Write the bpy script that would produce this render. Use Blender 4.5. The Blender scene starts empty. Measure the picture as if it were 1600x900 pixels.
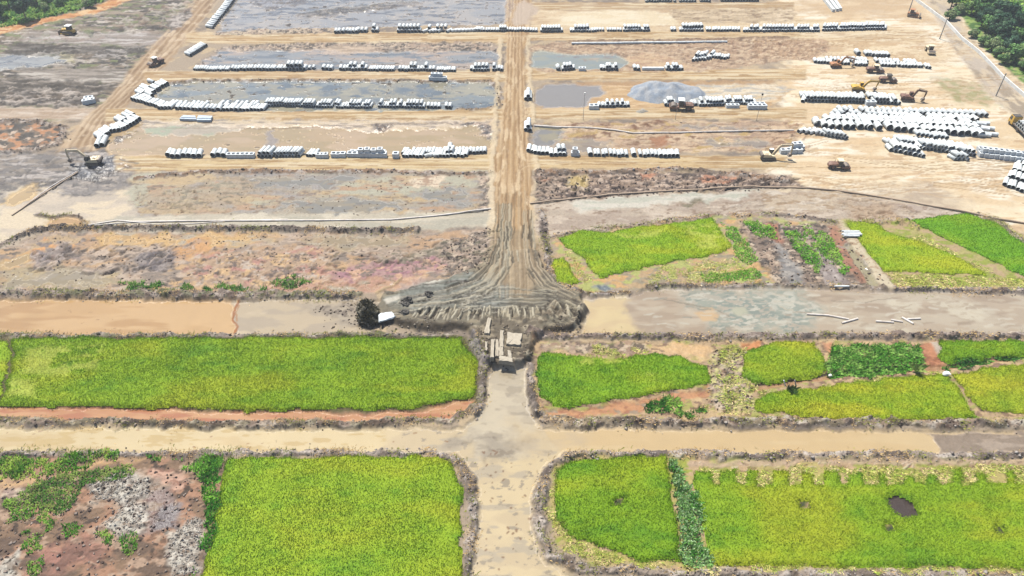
import bpy, math, random
import numpy as np
R = math.radians
random.seed(7)
rng = np.random.default_rng(11)
scene = bpy.context.scene
root_col = scene.collection

# ------------------------------------------------------------------ camera
PITCH, CAM_H, FOCAL = R(39.8), 100.0, 1142.0      # focal length in pixels of the 1600 px wide photograph
cam = bpy.data.cameras.new("camera")
cam.sensor_width = 36.0
cam.lens = 36.0 * FOCAL / 1600.0
cam.clip_start, cam.clip_end = 1.0, 12000.0
cam_o = bpy.data.objects.new("camera", cam)
cam_o.location = (0, 0, CAM_H)
cam_o.rotation_euler = (R(90) - PITCH, 0, 0)
root_col.objects.link(cam_o)
scene.camera = cam_o

# ------------------------------------------------------------------ sky, sun, exposure
SUN_EL, SUN_AZ = R(64), R(-38)                     # azimuth from +Y (ahead of the camera), negative = left
w = bpy.data.worlds.new("World")
scene.world = w
w.use_nodes = True
wt = w.node_tree
bg = wt.nodes["Background"]
sky = wt.nodes.new("ShaderNodeTexSky")
sky.sky_type = 'NISHITA'
sky.sun_disc = False
sky.sun_elevation = SUN_EL
sky.sun_rotation = SUN_AZ
sky.air_density, sky.dust_density = 1.0, 1.5
wt.links.new(sky.outputs[0], bg.inputs[0])
bg.inputs[1].default_value = 0.082
sun = bpy.data.lights.new("sun", 'SUN')
sun.energy, sun.angle, sun.color = 4.6, R(0.53), (1.0, 0.955, 0.88)
sun_o = bpy.data.objects.new("sun", sun)
sun_o.rotation_euler = (R(90) - SUN_EL, 0, -SUN_AZ + R(180))
sun_o.location = (0, 0, 300)
root_col.objects.link(sun_o)
vs = scene.view_settings
vs.view_transform, vs.look, vs.gamma, vs.use_curve_mapping = 'Standard', 'None', 1.0, False
vs.exposure = 1.28
scene.cycles.max_bounces = 5
scene.cycles.diffuse_bounces = 2
scene.cycles.glossy_bounces = 2
scene.cycles.transmission_bounces = 3

HAZE = 0.0002

# ------------------------------------------------------------------ plain helpers
KD = 3.65                                           # how much brighter than its albedo a sunlit surface shows here
def lin(c):
    c = np.asarray(c, float) / 255.0
    return np.where(c <= 0.04045, c / 12.92, ((c + 0.055) / 1.055) ** 2.4)
def alb(c):                                         # base colour of a surface that shows as sRGB c in full sun
    return lin(c) / KD
def ground(px, py, z=0.0):                          # ground position seen at a photo pixel
    a = (py - 450.0) / FOCAL
    dy = math.cos(PITCH) - a * math.sin(PITCH)
    dz = -math.sin(PITCH) - a * math.cos(PITCH)
    t = (CAM_H - z) / -dz
    return ((px - 800.0) / FOCAL * t, dy * t)
def pxm(py):                                        # photo pixels per metre on the ground at row py
    x0, y0 = ground(800, py)
    return FOCAL / (y0 * math.cos(PITCH) + CAM_H * math.sin(PITCH))
def G(pts):
    return np.array([ground(*p) for p in pts])
def sm(a, b, x):
    t = np.clip((x - a) / (b - a), 0, 1)
    return t * t * (3 - 2 * t)

_T = {}
def vn(x, y, seed):
    if seed not in _T:
        _T[seed] = np.random.default_rng(1000 + seed).random((256, 256), dtype=np.float32)
    T = _T[seed]
    fx, fy = np.floor(x), np.floor(y)
    xi, yi = fx.astype(np.int32), fy.astype(np.int32)
    u, v = (x - fx), (y - fy)
    u = u * u * (3 - 2 * u); v = v * v * (3 - 2 * v)
    x0, x1, y0, y1 = xi & 255, (xi + 1) & 255, yi & 255, (yi + 1) & 255
    a = T[x0, y0]; b = T[x1, y0]; c = T[x0, y1]; d = T[x1, y1]
    return a + (b - a) * u + (c - a) * v + (a - b - c + d) * u * v
def fbm(x, y, sx, sy=None, seed=0, oc=4):
    sy = sy or sx
    x = x / sx + 13.7 * seed; y = y / sy - 7.3 * seed
    s, a, t = 0.0, 1.0, 0.0
    for i in range(oc):
        s = s + a * vn(x, y, (seed * 5 + i) % 40)
        t += a; a *= 0.55
        x, y = 1.9 * (0.921 * x - 0.389 * y) + 5.2, 1.9 * (0.389 * x + 0.921 * y) + 1.3
    return s / t
def sdf(poly, x, y):                                # signed distance, positive inside
    d = np.full(x.shape, 1e9); ins = np.zeros(x.shape, bool)
    n = len(poly)
    for i in range(n):
        ax, ay = poly[i]; bx, by = poly[(i + 1) % n]
        ex, ey = bx - ax, by - ay
        t = np.clip(((x - ax) * ex + (y - ay) * ey) / (ex * ex + ey * ey + 1e-9), 0, 1)
        d = np.minimum(d, (x - ax - t * ex) ** 2 + (y - ay - t * ey) ** 2)
        if ay != by:
            c = (ay > y) != (by > y)
            ins ^= c & (x < (y - ay) * ex / (by - ay) + ax)
    return np.where(ins, 1, -1) * np.sqrt(d)
def ldist(line, x, y):
    d = np.full(x.shape, 1e9)
    for i in range(len(line) - 1):
        ax, ay = line[i]; bx, by = line[i + 1]
        ex, ey = bx - ax, by - ay
        t = np.clip(((x - ax) * ex + (y - ay) * ey) / (ex * ex + ey * ey + 1e-9), 0, 1)
        d = np.minimum(d, (x - ax - t * ex) ** 2 + (y - ay - t * ey) ** 2)
    return np.sqrt(d)

# ------------------------------------------------------------------ materials
def new_mat(name):
    m = bpy.data.materials.new(name); m.use_nodes = True
    nt = m.node_tree
    return m, nt, nt.nodes["Principled BSDF"], (lambda t: nt.nodes.new(t)), nt.links.new
def attr_mat(name, rough=None, spec=0.35, bump=0.0, bscale=3.0, var=0.2, vscale=2.0, transl=0.0):
    m, nt, b, N, L = new_mat(name)
    at = N("ShaderNodeAttribute"); at.attribute_name = "col"
    tc = N("ShaderNodeTexCoord")
    nz = N("ShaderNodeTexNoise"); nz.inputs["Scale"].default_value = vscale; nz.inputs["Detail"].default_value = 5; nz.inputs["Roughness"].default_value = 0.65
    L(tc.outputs["Object"], nz.inputs["Vector"])
    mr = N("ShaderNodeMapRange")
    mr.inputs[1].default_value, mr.inputs[2].default_value = 0.3, 0.7
    mr.inputs[3].default_value, mr.inputs[4].default_value = 1 - var, 1 + var
    L(nz.outputs["Fac"], mr.inputs[0])
    mx = N("ShaderNodeVectorMath"); mx.operation = 'SCALE'
    L(at.outputs["Color"], mx.inputs[0]); L(mr.outputs[0], mx.inputs["Scale"])
    L(mx.outputs[0], b.inputs["Base Color"])
    if rough is None:
        ar = N("ShaderNodeAttribute"); ar.attribute_name = "rgh"
        L(ar.outputs["Fac"], b.inputs["Roughness"])
    else:
        b.inputs["Roughness"].default_value = rough
    b.inputs["Specular IOR Level"].default_value = spec
    if bump:
        n2 = N("ShaderNodeTexNoise"); n2.inputs["Scale"].default_value = bscale; n2.inputs["Detail"].default_value = 6; n2.inputs["Roughness"].default_value = 0.7
        L(tc.outputs["Object"], n2.inputs["Vector"])
        bp = N("ShaderNodeBump"); bp.inputs["Strength"].default_value = 1.0; bp.inputs["Distance"].default_value = bump
        L(n2.outputs["Fac"], bp.inputs["Height"]); L(bp.outputs[0], b.inputs["Normal"])
    if transl:
        tr = N("ShaderNodeBsdfTranslucent"); ms = N("ShaderNodeMixShader"); ms.inputs[0].default_value = transl
        L(mx.outputs[0], tr.inputs["Color"]); L(b.outputs[0], ms.inputs[1]); L(tr.outputs[0], ms.inputs[2])
        L(ms.outputs[0], nt.nodes["Material Output"].inputs["Surface"])
    return m
def solid(name, c, rough=0.5, var=0.12, scale=3.0, metal=0.0, dirt=None, rand=0.0, spec=0.4):
    m, nt, b, N, L = new_mat(name)
    tc = N("ShaderNodeTexCoord")
    nz = N("ShaderNodeTexNoise"); nz.inputs["Scale"].default_value = scale; nz.inputs["Detail"].default_value = 6; nz.inputs["Roughness"].default_value = 0.65
    L(tc.outputs["Object"], nz.inputs["Vector"])
    cr = N("ShaderNodeValToRGB")
    c = np.array(c, float) * .75
    d = np.array(dirt, float) * .75 if dirt is not None else c * (1 - 2 * var)
    cr.color_ramp.elements[0].position, cr.color_ramp.elements[1].position = 0.32, 0.6
    cr.color_ramp.elements[0].color = (*d, 1); cr.color_ramp.elements[1].color = (*c, 1)
    L(nz.outputs["Fac"], cr.inputs[0])
    out = cr.outputs[0]
    if rand:
        oi = N("ShaderNodeObjectInfo"); mr = N("ShaderNodeMapRange")
        mr.inputs[3].default_value, mr.inputs[4].default_value = 1 - rand, 1.0
        L(oi.outputs["Random"], mr.inputs[0])
        mx = N("ShaderNodeVectorMath"); mx.operation = 'SCALE'
        L(out, mx.inputs[0]); L(mr.outputs[0], mx.inputs["Scale"]); out = mx.outputs[0]
    L(out, b.inputs["Base Color"])
    b.inputs["Roughness"].default_value = rough
    b.inputs["Metallic"].default_value = metal
    b.inputs["Specular IOR Level"].default_value = spec
    return m

def tag(o, label=None, cat=None, group=None, kind=None):
    if label: o["label"] = label
    if cat: o["category"] = cat
    if group: o["group"] = group
    if kind: o["kind"] = kind
    return o
def mesh_np(name, V, F, mat=None, parent=None, col=None, rgh=None, smooth=False, link=True):
    """one mesh object from arrays; F is (n,3) or (n,4)"""
    V = np.asarray(V, np.float32); F = np.asarray(F, np.int32)
    me = bpy.data.meshes.new(name)
    n, k = F.shape
    me.vertices.add(len(V)); me.vertices.foreach_set("co", V.ravel())
    me.loops.add(n * k); me.loops.foreach_set("vertex_index", F.ravel())
    me.polygons.add(n); me.polygons.foreach_set("loop_start", np.arange(0, n * k, k, dtype=np.int32))
    if smooth: me.polygons.foreach_set("use_smooth", np.ones(n, bool))
    me.update(calc_edges=True)
    if col is not None:
        a = me.attributes.new("col", 'FLOAT_COLOR', 'POINT')
        a.data.foreach_set("color", np.c_[col, np.ones(len(col))].astype(np.float32).ravel())
    if rgh is not None:
        a = me.attributes.new("rgh", 'FLOAT', 'POINT'); a.data.foreach_set("value", rgh.astype(np.float32))
    if mat: me.materials.append(mat)
    o = bpy.data.objects.new(name, me)
    if link: root_col.objects.link(o)
    if parent: o.parent = parent
    return o

# ------------------------------------------------------------------ the ground sheet: one graded grid out to the horizon
def row_d(py): return ground(800, py)[1]
near = [-900, -350, -140, -60, -20, 5, 20, 30, 37, 42]
mid = [row_d(p) for p in np.arange(960, -62, -1.15)]
far = list(np.geomspace(mid[-1] * 1.03, 3600, 20))
D = np.array(near + mid + far)
uo = np.array([1.5, 1.8, 2.3, 3.0])
U = np.r_[-uo[::-1], np.arange(-1.32, 1.3201, 0.00165), uo]
HW = np.maximum(800 / FOCAL * (D * math.cos(PITCH) + CAM_H * math.sin(PITCH)), 45.0)
NR, NC = len(D), len(U)
X = (HW[:, None] * U[None, :]).astype(np.float32)
Y = np.repeat(D[:, None], NC, 1).astype(np.float32)
Z = np.zeros((NR, NC), np.float32)
COL = np.zeros((NR, NC, 3), np.float32)
RG = np.full((NR, NC), 0.9, np.float32)
TAG = np.zeros((NR, NC), np.int16)
WX = ((fbm(X, Y, 2.6, seed=1, oc=4) - 0.5) * 4).astype(np.float32)
WY = ((fbm(X, Y, 2.6, seed=2, oc=4) - 0.5) * 4).astype(np.float32)
FINE = fbm(X, Y, 0.9, seed=3, oc=3).astype(np.float32)
TAGS = ["ground"]
def tag_id(n):
    if n not in TAGS: TAGS.append(n)
    return TAGS.index(n)
def rows_of(P, pad):
    ys = [p[1] for p in P]; xs = [p[0] for p in P]
    r0, r1 = np.searchsorted(D, [min(ys) - pad, max(ys) + pad])
    r0 = max(r0 - 1, 0); r1 = min(r1 + 1, NR)
    hw = HW[r0:r1]
    u = np.array([(min(xs) - pad) / hw.min() if min(xs) < pad else (min(xs) - pad) / hw.max(), (max(xs) + pad) / hw.min() if max(xs) > -pad else (max(xs) + pad) / hw.max()])
    c0, c1 = np.searchsorted(U, u)
    return slice(r0, r1), slice(max(c0 - 1, 0), min(c1 + 1, NC))
_seed = [3]
def zone(pts, c, soft=0.5, wob=0.5, pal=(), z=None, dz=0.0, amp=0.0, asc=1.2, rough=None, tg=None, a=1.0, world=False):
    """lay a patch of ground: colour, mottling (pal), level, relief"""
    P = np.array(pts) if world else G(pts)
    s = rows_of(P, 4 * wob + soft + 1)
    x, y = X[s], Y[s]
    if x.size == 0: return
    sd = sdf(P, x + wob * WX[s], y + wob * WY[s])
    m = sm(-soft, soft, sd) * a
    if m.max() <= 0: return
    cc = np.broadcast_to(alb(c).astype(np.float32), x.shape + (3,)).copy()
    rr = np.full(x.shape, 0.9 if rough is None else rough, np.float32)
    hh = np.full(x.shape, dz, np.float32)
    isl = np.zeros(x.shape, bool)
    _seed[0] += 1
    for i, p in enumerate(pal):
        c2, sx, sy, thr, wd = p[:5]
        f = fbm(x, y, sx, sy, seed=(_seed[0] * 3 + i * 7) % 37, oc=4)
        t = sm(thr - wd, thr + wd, f)
        cc = cc + (alb(c2) - cc) * t[..., None]
        if len(p) > 5:
            hh = hh + .6 * p[5] * t * (0.5 + FINE[s]); rr = rr + (p[6] - rr) * t
            isl = np.where(t > 0.08, True, isl)
    if amp:
        hh = hh + amp * (fbm(x, y, asc, seed=(_seed[0] + 11) % 37, oc=4) - 0.5) * 2
    COL[s] += (cc - COL[s]) * m[..., None]
    if rough is not None or any(len(p) > 5 for p in pal): RG[s] += (rr - RG[s]) * m
    if z is not None: Z[s] += (z + hh - Z[s]) * m
    else: Z[s] += hh * m
    if tg:
        w_ = TAG[s]; wet = tg.endswith('water')
        was = np.isin(w_, [i for i, n in enumerate(TAGS) if n.endswith('water')])
        if wet: w_[(m > 0.3) & ~was] = 0; RG[s] = np.where(((m < .97) & (m > .02)) | (isl & (m > .02)), np.maximum(RG[s], .85), RG[s])
        k = (m > (0.985 if wet else 0.5)) & ~isl
        w_[k] = tag_id(tg)
    elif z is not None:
        w_ = TAG[s]; w_[m > 0.5] = 0
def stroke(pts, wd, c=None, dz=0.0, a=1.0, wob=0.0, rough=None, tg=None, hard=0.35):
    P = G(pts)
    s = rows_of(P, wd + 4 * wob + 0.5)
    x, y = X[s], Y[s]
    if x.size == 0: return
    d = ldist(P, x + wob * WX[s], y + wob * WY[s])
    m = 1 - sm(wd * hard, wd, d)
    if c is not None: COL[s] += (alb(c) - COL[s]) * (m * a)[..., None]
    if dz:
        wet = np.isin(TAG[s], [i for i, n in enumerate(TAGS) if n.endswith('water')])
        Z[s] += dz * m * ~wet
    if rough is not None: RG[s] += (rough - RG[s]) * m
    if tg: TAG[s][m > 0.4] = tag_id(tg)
BANKS = []
def bank(pts, wd=1.4, h=0.7, c=(165, 150, 142), lt=(216, 204, 196), dk=(132, 116, 102), a=1.0, clods=1.0, wob=0.5, green=0.0, name=True):
    """a ridge of dug-out soil"""
    P = G(pts)
    s = rows_of(P, wd + 4 * wob + 1)
    x, y = X[s], Y[s]
    if x.size == 0: return
    d = ldist(P, x + wob * WX[s], y + wob * WY[s])
    d = d / (.55 + .95 * fbm(x, y, 7, seed=33, oc=3))
    m = 1 - sm(wd * 0.3, wd, d)
    _seed[0] += 1
    f = fbm(x, y, 1.3, 1.0, seed=_seed[0] % 37, oc=4)
    f2 = fbm(x, y, 3.0, seed=(_seed[0] + 5) % 37, oc=3)
    cc = np.broadcast_to(alb(c), x.shape + (3,)).copy()
    cc += (alb(lt) - cc) * sm(0.48, 0.66, f)[..., None]
    cc += (alb(dk) - cc) * sm(0.46, 0.36, f2)[..., None] * 0.8
    if green: cc += (alb((120, 140, 70)) - cc) * (sm(0.5, 0.6, fbm(x, y, 2.2, seed=9)) * green)[..., None]
    COL[s] += (cc - COL[s]) * (m * a)[..., None]
    Z[s] += m * h * (.4 + 1.2 * fbm(x, y, 5, seed=34, oc=2)) * (0.25 + 1.5 * fbm(x, y, 0.9, seed=(_seed[0] + 9) % 37, oc=3) ** 1.5)
    RG[s] += (0.95 - RG[s]) * m
    if name: TAG[s][m > 0.55] = tag_id("soil_bank")
    if clods: BANKS.append((P, wd, clods, c, lt, dk, h))
def zat(x, y):
    x = np.atleast_1d(np.asarray(x, float)); y = np.atleast_1d(np.asarray(y, float))
    r = np.clip(np.searchsorted(D, y), 1, NR - 1)
    t = (y - D[r - 1]) / (D[r] - D[r - 1])
    hw = HW[r - 1] + (HW[r] - HW[r - 1]) * t
    u = x / hw
    k = np.clip(np.searchsorted(U, u), 1, NC - 1)
    q = np.clip((u - U[k - 1]) / (U[k] - U[k - 1]), 0, 1)
    a = Z[r - 1, k - 1] * (1 - q) + Z[r - 1, k] * q
    b = Z[r, k - 1] * (1 - q) + Z[r, k] * q
    return a * (1 - t) + b * t
# ------------------------------------------------------------------ the ground, laid out patch by patch
COL[:] = alb((190, 172, 150))
f0 = fbm(X, Y, 14, seed=4, oc=5); f1 = fbm(X, Y, 3.2, seed=5, oc=4)
COL += (alb((150, 136, 124)) - COL) * sm(0.48, 0.62, f0)[..., None]
COL += (alb((222, 198, 160)) - COL) * (sm(0.52, 0.62, f1) * 0.7)[..., None]
Z += ((fbm(X, Y, 2.0, seed=6, oc=4) - 0.5) * 0.16).astype(np.float32)
outm = np.maximum(sm(330, 400, Y), np.maximum(sm(1.25, 1.5, np.abs(U))[None, :] * sm(120, 260, Y), sm(30, 10, Y)))
COL += (alb((112, 138, 62)) * (0.6 + 0.9 * f0[..., None]) - COL) * outm[..., None]

ROUGH_MUD = [((196, 172, 152), 2.4, 1.6, .53, .05), ((112, 102, 94), 1.8, 1.2, .57, .04), ((226, 206, 184), 1.1, .8, .62, .03), ((84, 74, 68), .9, .7, .66, .03)]
STREAK = [((200, 168, 122), 14, 0.8, .52, .07), ((240, 222, 188), 18, 0.7, .56, .06), ((186, 152, 110), 9, .45, .64, .04)]

# --- right side: bright sand over everything from the yard to the wall
zone([(1180, -70), (1470, -70), (1640, 190), (2100, 500), (1700, 420), (1560, 345), (1320, 300), (1190, 292), (1215, 180), (1230, 60)], (250, 232, 198), 3, 2, [
    ((236, 210, 170), 26, 9, .50, .10), ((254, 242, 218), 12, 5, .55, .06), ((232, 202, 160), 9, 1.2, .61, .06), ((216, 186, 148), 4, 1.5, .68, .04)], tg="sand", amp=.1, asc=2.5)
zone([(1240, -70), (1425, -70), (1470, 40), (1410, 30), (1240, 20)], (214, 184, 144), 4, 2.5, [((232, 206, 168), 10, 4, .52, .08)], tg="sand", a=.8)
zone([(1280, 62), (1420, 55), (1500, 95), (1440, 100), (1300, 92)], (212, 180, 138), 3, 2, [((240, 218, 180), 7, 3, .55, .06)], tg="sand", a=.85)
zone([(1350, 290), (1450, 285), (1510, 318), (1470, 335), (1380, 318)], (196, 176, 152), 2.5, 1.5, [((222, 204, 176), 6, 3, .5, .08)], tg="sand", a=.9)
zone([(1200, 25), (1450, 48), (1450, 66), (1200, 60)], (236, 212, 172), 2, 1, STREAK, tg="sand", a=.8)
zone([(1455, 120), (1540, 130), (1560, 165), (1490, 160)], (200, 178, 140), 2, 1.5, [((150, 150, 90), 2, 1.5, .52, .06)], a=.7)
# road along the wall
zone([(1412, -70), (1440, -70), (1530, 80), (1606, 152), (1640, 195), (1590, 190), (1548, 150), (1478, 60)], (214, 200, 184), 1.2, .6, [((232, 214, 186), 4, 10, .52, .08), ((186, 170, 150), 2, 6, .6, .05)], tg="dirt_road")
# beyond the wall
zone([(1437, -75), (1530, 68), (1612, 143), (1660, 180), (2300, 420), (2300, -75)], (120, 158, 70), .8, .5, [((84, 122, 48), 5, 4, .5, .07), ((160, 186, 96), 4, 3, .58, .06), ((190, 176, 130), 3, 2, .66, .03)])
zone([(1582, -70), (1586, 12), (1598, 26), (1660, 30), (1760, -70)], (206, 208, 206), .8, .8, z=-.8, rough=.12, tg="river_water")
zone([(1560, -70), (1568, 6), (1584, 10), (1580, -70)], (214, 204, 150), 1, 1)

# --- top left
zone([(-600, -75), (330, -75), (300, 0), (150, 185), (-600, 230)], (138, 124, 108), 2, 2, [
    ((108, 98, 88), 9, 4, .48, .08), ((176, 160, 142), 8, 2.2, .55, .06), ((82, 76, 70), 6, 2.0, .59, .05), ((214, 204, 194), 5, 1.2, .64, .04), ((140, 146, 104), 4, 2, .63, .04)], amp=.35, asc=1.6)
zone([(-600, -75), (350, -75), (160, 2), (60, 31), (0, 40), (-600, 120)], (96, 128, 62), 1.5, 1, [((140, 158, 90), 4, 3, .55, .06)])
zone([(-600, 130), (0, 38), (60, 30), (130, 17), (180, -3), (220, -5), (150, 20), (80, 34), (0, 54), (-600, 150)], (228, 166, 104), 1, 1.2, [((244, 206, 156), 3, 2, .53, .06), ((206, 138, 84), 3, 1.5, .6, .05)], amp=.2)
zone([(40, 50), (262, 52), (250, 71), (120, 68), (30, 66)], (166, 152, 142), 1.2, 1, [((206, 198, 194), 16, 1.2, .52, .06), ((140, 126, 112), 12, .9, .58, .05)], tg="dirt_road", rough=.6)
zone([(20, 66), (120, 70), (235, 72), (225, 84), (90, 82), (0, 92)], (88, 80, 72), 1.5, 1.5, [((130, 122, 116), 5, 1.5, .55, .06)], amp=.3)
zone([(-300, 96), (40, 84), (86, 84), (110, 96), (60, 106), (-300, 120)], (196, 194, 190), 1.2, 1.5, [((170, 166, 160), 8, 2, .55, .06)], rough=.3, tg="pond_water", z=-.2)
zone([(95, 84), (112, 86), (118, 98), (100, 97)], (226, 216, 176), 1, 1)
zone([(150, 76), (200, 76), (185, 90), (140, 88)], (186, 180, 176), 1, 1.2, [((112, 104, 98), 3, 1, .5, .06)], amp=.3)
zone([(25, 106), (206, 107), (190, 127), (110, 129), (30, 122)], (172, 160, 148), 1.2, 1, [((208, 200, 190), 14, 1, .53, .06), ((128, 116, 104), 12, .8, .58, .05)], tg="dirt_road", rough=.7)
zone([(-300, 116), (30, 122), (180, 130), (165, 142), (-300, 150)], (92, 84, 74), 1.5, 1.5, [((138, 128, 118), 6, 1.4, .55, .06)], amp=.35)
zone([(-300, 142), (160, 140), (140, 166), (-300, 168)], (116, 102, 88), 1.5, 1.5, [((206, 194, 184), 3.5, 1.6, .57, .05), ((98, 90, 84), 4, 2, .55, .06)], amp=.4)
zone([(-600, 167), (160, 168), (150, 186), (-600, 190)], (214, 194, 174), 1, .8, [((196, 172, 148), 14, 1, .53, .06), ((232, 216, 200), 10, 1.2, .58, .05)], tg="dirt_road")
zone([(-600, 190), (85, 191), (103, 204), (90, 225), (45, 238), (-600, 244)], (150, 132, 116), 1.2, 1, [((214, 160, 120), 3.2, 2, .52, .05), ((104, 98, 92), 4, 2.5, .56, .05), ((226, 204, 184), 2, 1.2, .63, .04)], amp=.5)
bank([(-200, 190), (60, 190), (98, 200), (100, 212), (90, 226), (50, 236), (-100, 243)], 1.6, .7, (186, 166, 150))
# diagonal haul road
zone([(306, -75), (352, -75), (335, 5), (296, 60), (262, 98), (226, 130), (196, 172), (172, 205), (160, 240), (60, 262), (88, 235), (132, 185), (190, 128), (246, 62), (302, 4)], (190, 160, 126), 1.2, .8, [
    ((214, 188, 156), 4, 12, .53, .06), ((164, 134, 102), 3, 9, .58, .05), ((232, 208, 178), 3, 4, .63, .04)], tg="dirt_road", amp=.06, asc=.8)
for k in range(9):
    o = k * 4.6
    stroke([(306 + o, 0), (249 + o * 1.1, 62), (194 + o * .95, 128), (136 + o * .9, 186), (96 + o * 1.3, 240)], .5, (164, 136, 106) if k % 2 else (222, 198, 166), -.08 if k % 2 else .05, .5, .25, tg="dirt_road")
zone([(262, 30), (300, 10), (296, 30), (276, 46), (262, 50)], (206, 196, 190), 1, 1.2, [((130, 120, 112), 2, 1.4, .5, .06)], amp=.4)

# --- mud flat with the long-reach digger
zone([(-600, 240), (60, 238), (160, 232), (205, 255), (215, 290), (90, 312), (0, 300), (-600, 330)], (152, 138, 124), 1.5, 1.5, [
    ((124, 116, 112), 7, 2, .52, .06), ((196, 186, 180), 7, 1.4, .57, .05), ((100, 92, 88), 3, 1, .62, .04)], amp=.25, rough=.6)
zone([(-600, 320), (0, 300), (60, 286), (100, 296), (215, 292), (220, 350), (80, 352), (0, 392), (-600, 470)], (220, 204, 182), 1.5, 1, [((204, 190, 172), 10, 4, .52, .08), ((234, 216, 186), 8, 3, .58, .06)], rough=.6)
zone([(108, 262), (130, 250), (205, 240), (205, 262), (175, 278), (120, 285), (104, 275)], (110, 108, 112), 1, 1, [((150, 150, 156), 4, .9, .54, .05), ((82, 80, 82), 3, 1, .57, .05)], rough=.35, amp=.3)
for k in range(7):
    stroke([(118 + 10 * k, 262 - 1.5 * k), (128 + 11 * k, 272 - 2 * k), (126 + 12 * k, 281 - 3.5 * k)], .5, (172, 172, 178) if k % 2 else (84, 82, 84), .2 if k % 2 else -.1, .8, .3)
zone([(48, 284), (92, 282), (88, 296), (52, 297)], (104, 96, 92), 1, 1.3, [((200, 186, 166), 2, 1, .55, .06)], amp=.5)
zone([(92, 290), (200, 262), (212, 290), (150, 306), (100, 310)], (142, 134, 130), 1.5, 1.6, [((184, 172, 162), 3, 1.2, .52, .06), ((100, 94, 92), 3, 1.2, .58, .05)], amp=.4)
zone([(0, 318), (30, 296), (54, 284), (58, 308), (20, 320)], (236, 204, 150), .8, .8, z=-.15, rough=.3, tg="pond_water")
zone([(-300, 300), (0, 292), (26, 288), (2, 314), (-300, 360)], (110, 102, 96), 1, 1, [((190, 178, 164), 2, 1, .56, .05)], amp=.4)
zone([(70, 352), (76, 340), (105, 337), (130, 343), (134, 354)], (232, 190, 134), .6, .6, z=-.15, rough=.3, tg="pond_water")
bank([(60, 336), (80, 340), (105, 335), (128, 340), (134, 352)], .8, .4, (150, 122, 100), clods=.6)

# --- horizontal roads, left and right of the central road
def hroad(x0, x1, y0, y1, c=(228, 200, 158), pal=STREAK):
    zone([(x0, y0), (x1, y0), (x1, y1), (x0, y1)], c, .8, .5, pal, tg="dirt_road", z=.12, amp=.05, asc=.8)
hroad(290, 800, 50, 68); hroad(225, 800, 111, 129, (216, 186, 146)); hroad(165, 800, 170, 190); hroad(178, 800, 243, 268, (230, 206, 160))
hroad(800, 1250, 48, 64); hroad(800, 1260, 108, 125, (226, 196, 150)); hroad(800, 1260, 168, 186); hroad(800, 1230, 243, 264, (232, 206, 160))
hroad(800, 1240, 4, 16, (206, 180, 146))

WATERGREY = (172, 170, 172)
MUDI = [((190, 176, 160), 6, 3, .54, .04, .28, .8), ((116, 108, 102), 3, 1.2, .63, .03, .35, .8)]
# top pond, left
zone([(372, -75), (822, -75), (806, 10), (794, 38), (640, 40), (520, 44), (420, 46), (338, 52), (344, 40)], (196, 192, 192), .8, 1, [
    ((214, 204, 196), 9, 5, .52, .06), ((140, 136, 136), 6, 1.5, .60, .05), ((90, 84, 82), 2, 1, .71, .02, .25, .8)], z=-.3, rough=.22, tg="pond_water")
zone([(395, -40), (470, -40), (480, 2), (430, 14), (390, 10)], (128, 120, 116), 1.5, 2, [((178, 176, 180), 5, 2, .52, .05)], z=-.1, amp=.35)
zone([(455, 22), (520, 12), (650, 0), (660, 5), (560, 18), (480, 27)], (116, 108, 98), 1, 1.4, [((170, 160, 150), 4, 1.2, .55, .05)], z=0, amp=.4)
zone([(335, 50), (400, 44), (520, 42), (520, 52), (335, 56)], (208, 190, 166), 1, 1, ROUGH_MUD, z=0, amp=.3)
# block B, left
zone([(318, 92), (345, 74), (420, 68), (600, 66), (765, 66), (784, 78), (788, 106), (300, 112)], (182, 166, 152), .8, 1, ROUGH_MUD, z=-.05, amp=.35)
zone([(320, 92), (345, 78), (420, 78), (500, 76), (540, 80), (610, 80), (765, 78), (780, 82), (781, 106), (305, 110)], (184, 184, 186), .8, 1, [
    ((216, 196, 180), 10, 3, .53, .05), ((146, 150, 156), 7, 2, .60, .05), ((104, 96, 92), 2, 1, .72, .02, .25, .8)], z=-.3, rough=.2, tg="pond_water")
zone([(500, 76), (530, 70), (590, 74), (560, 84), (510, 84)], (222, 200, 178), 1, 1, [((190, 170, 150), 3, 1, .55, .05)], z=-.2)
# block C, left
zone([(250, 142), (268, 130), (320, 125), (500, 124), (765, 126), (780, 140), (780, 168), (700, 172), (300, 174), (232, 160)], (190, 186, 172), .8, .7, [
    ((170, 178, 184), 9, 4, .53, .06), ((206, 200, 180), 7, 3, .56, .06), ((136, 146, 156), 5, 2.4, .64, .04), ((96, 88, 80), 2, .9, .70, .02, .3, .8)], z=-.35, rough=.16, tg="pond_water")
for x0 in (500, 558, 615, 648): zone([(x0 - 2, 136), (x0 + 24, 134), (x0 + 28, 146), (x0 + 2, 148)], (138, 150, 164), 1.2, 1.5, z=-.35, rough=.15, tg="pond_water", a=.8)
bank([(262, 131), (300, 126), (420, 125), (600, 125), (765, 127)], .9, .35, (160, 136, 110), clods=.4)
bank([(765, 127), (780, 140), (779, 166), (740, 172), (715, 170)], 1.2, .5, (170, 146, 120), clods=.6)
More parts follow.
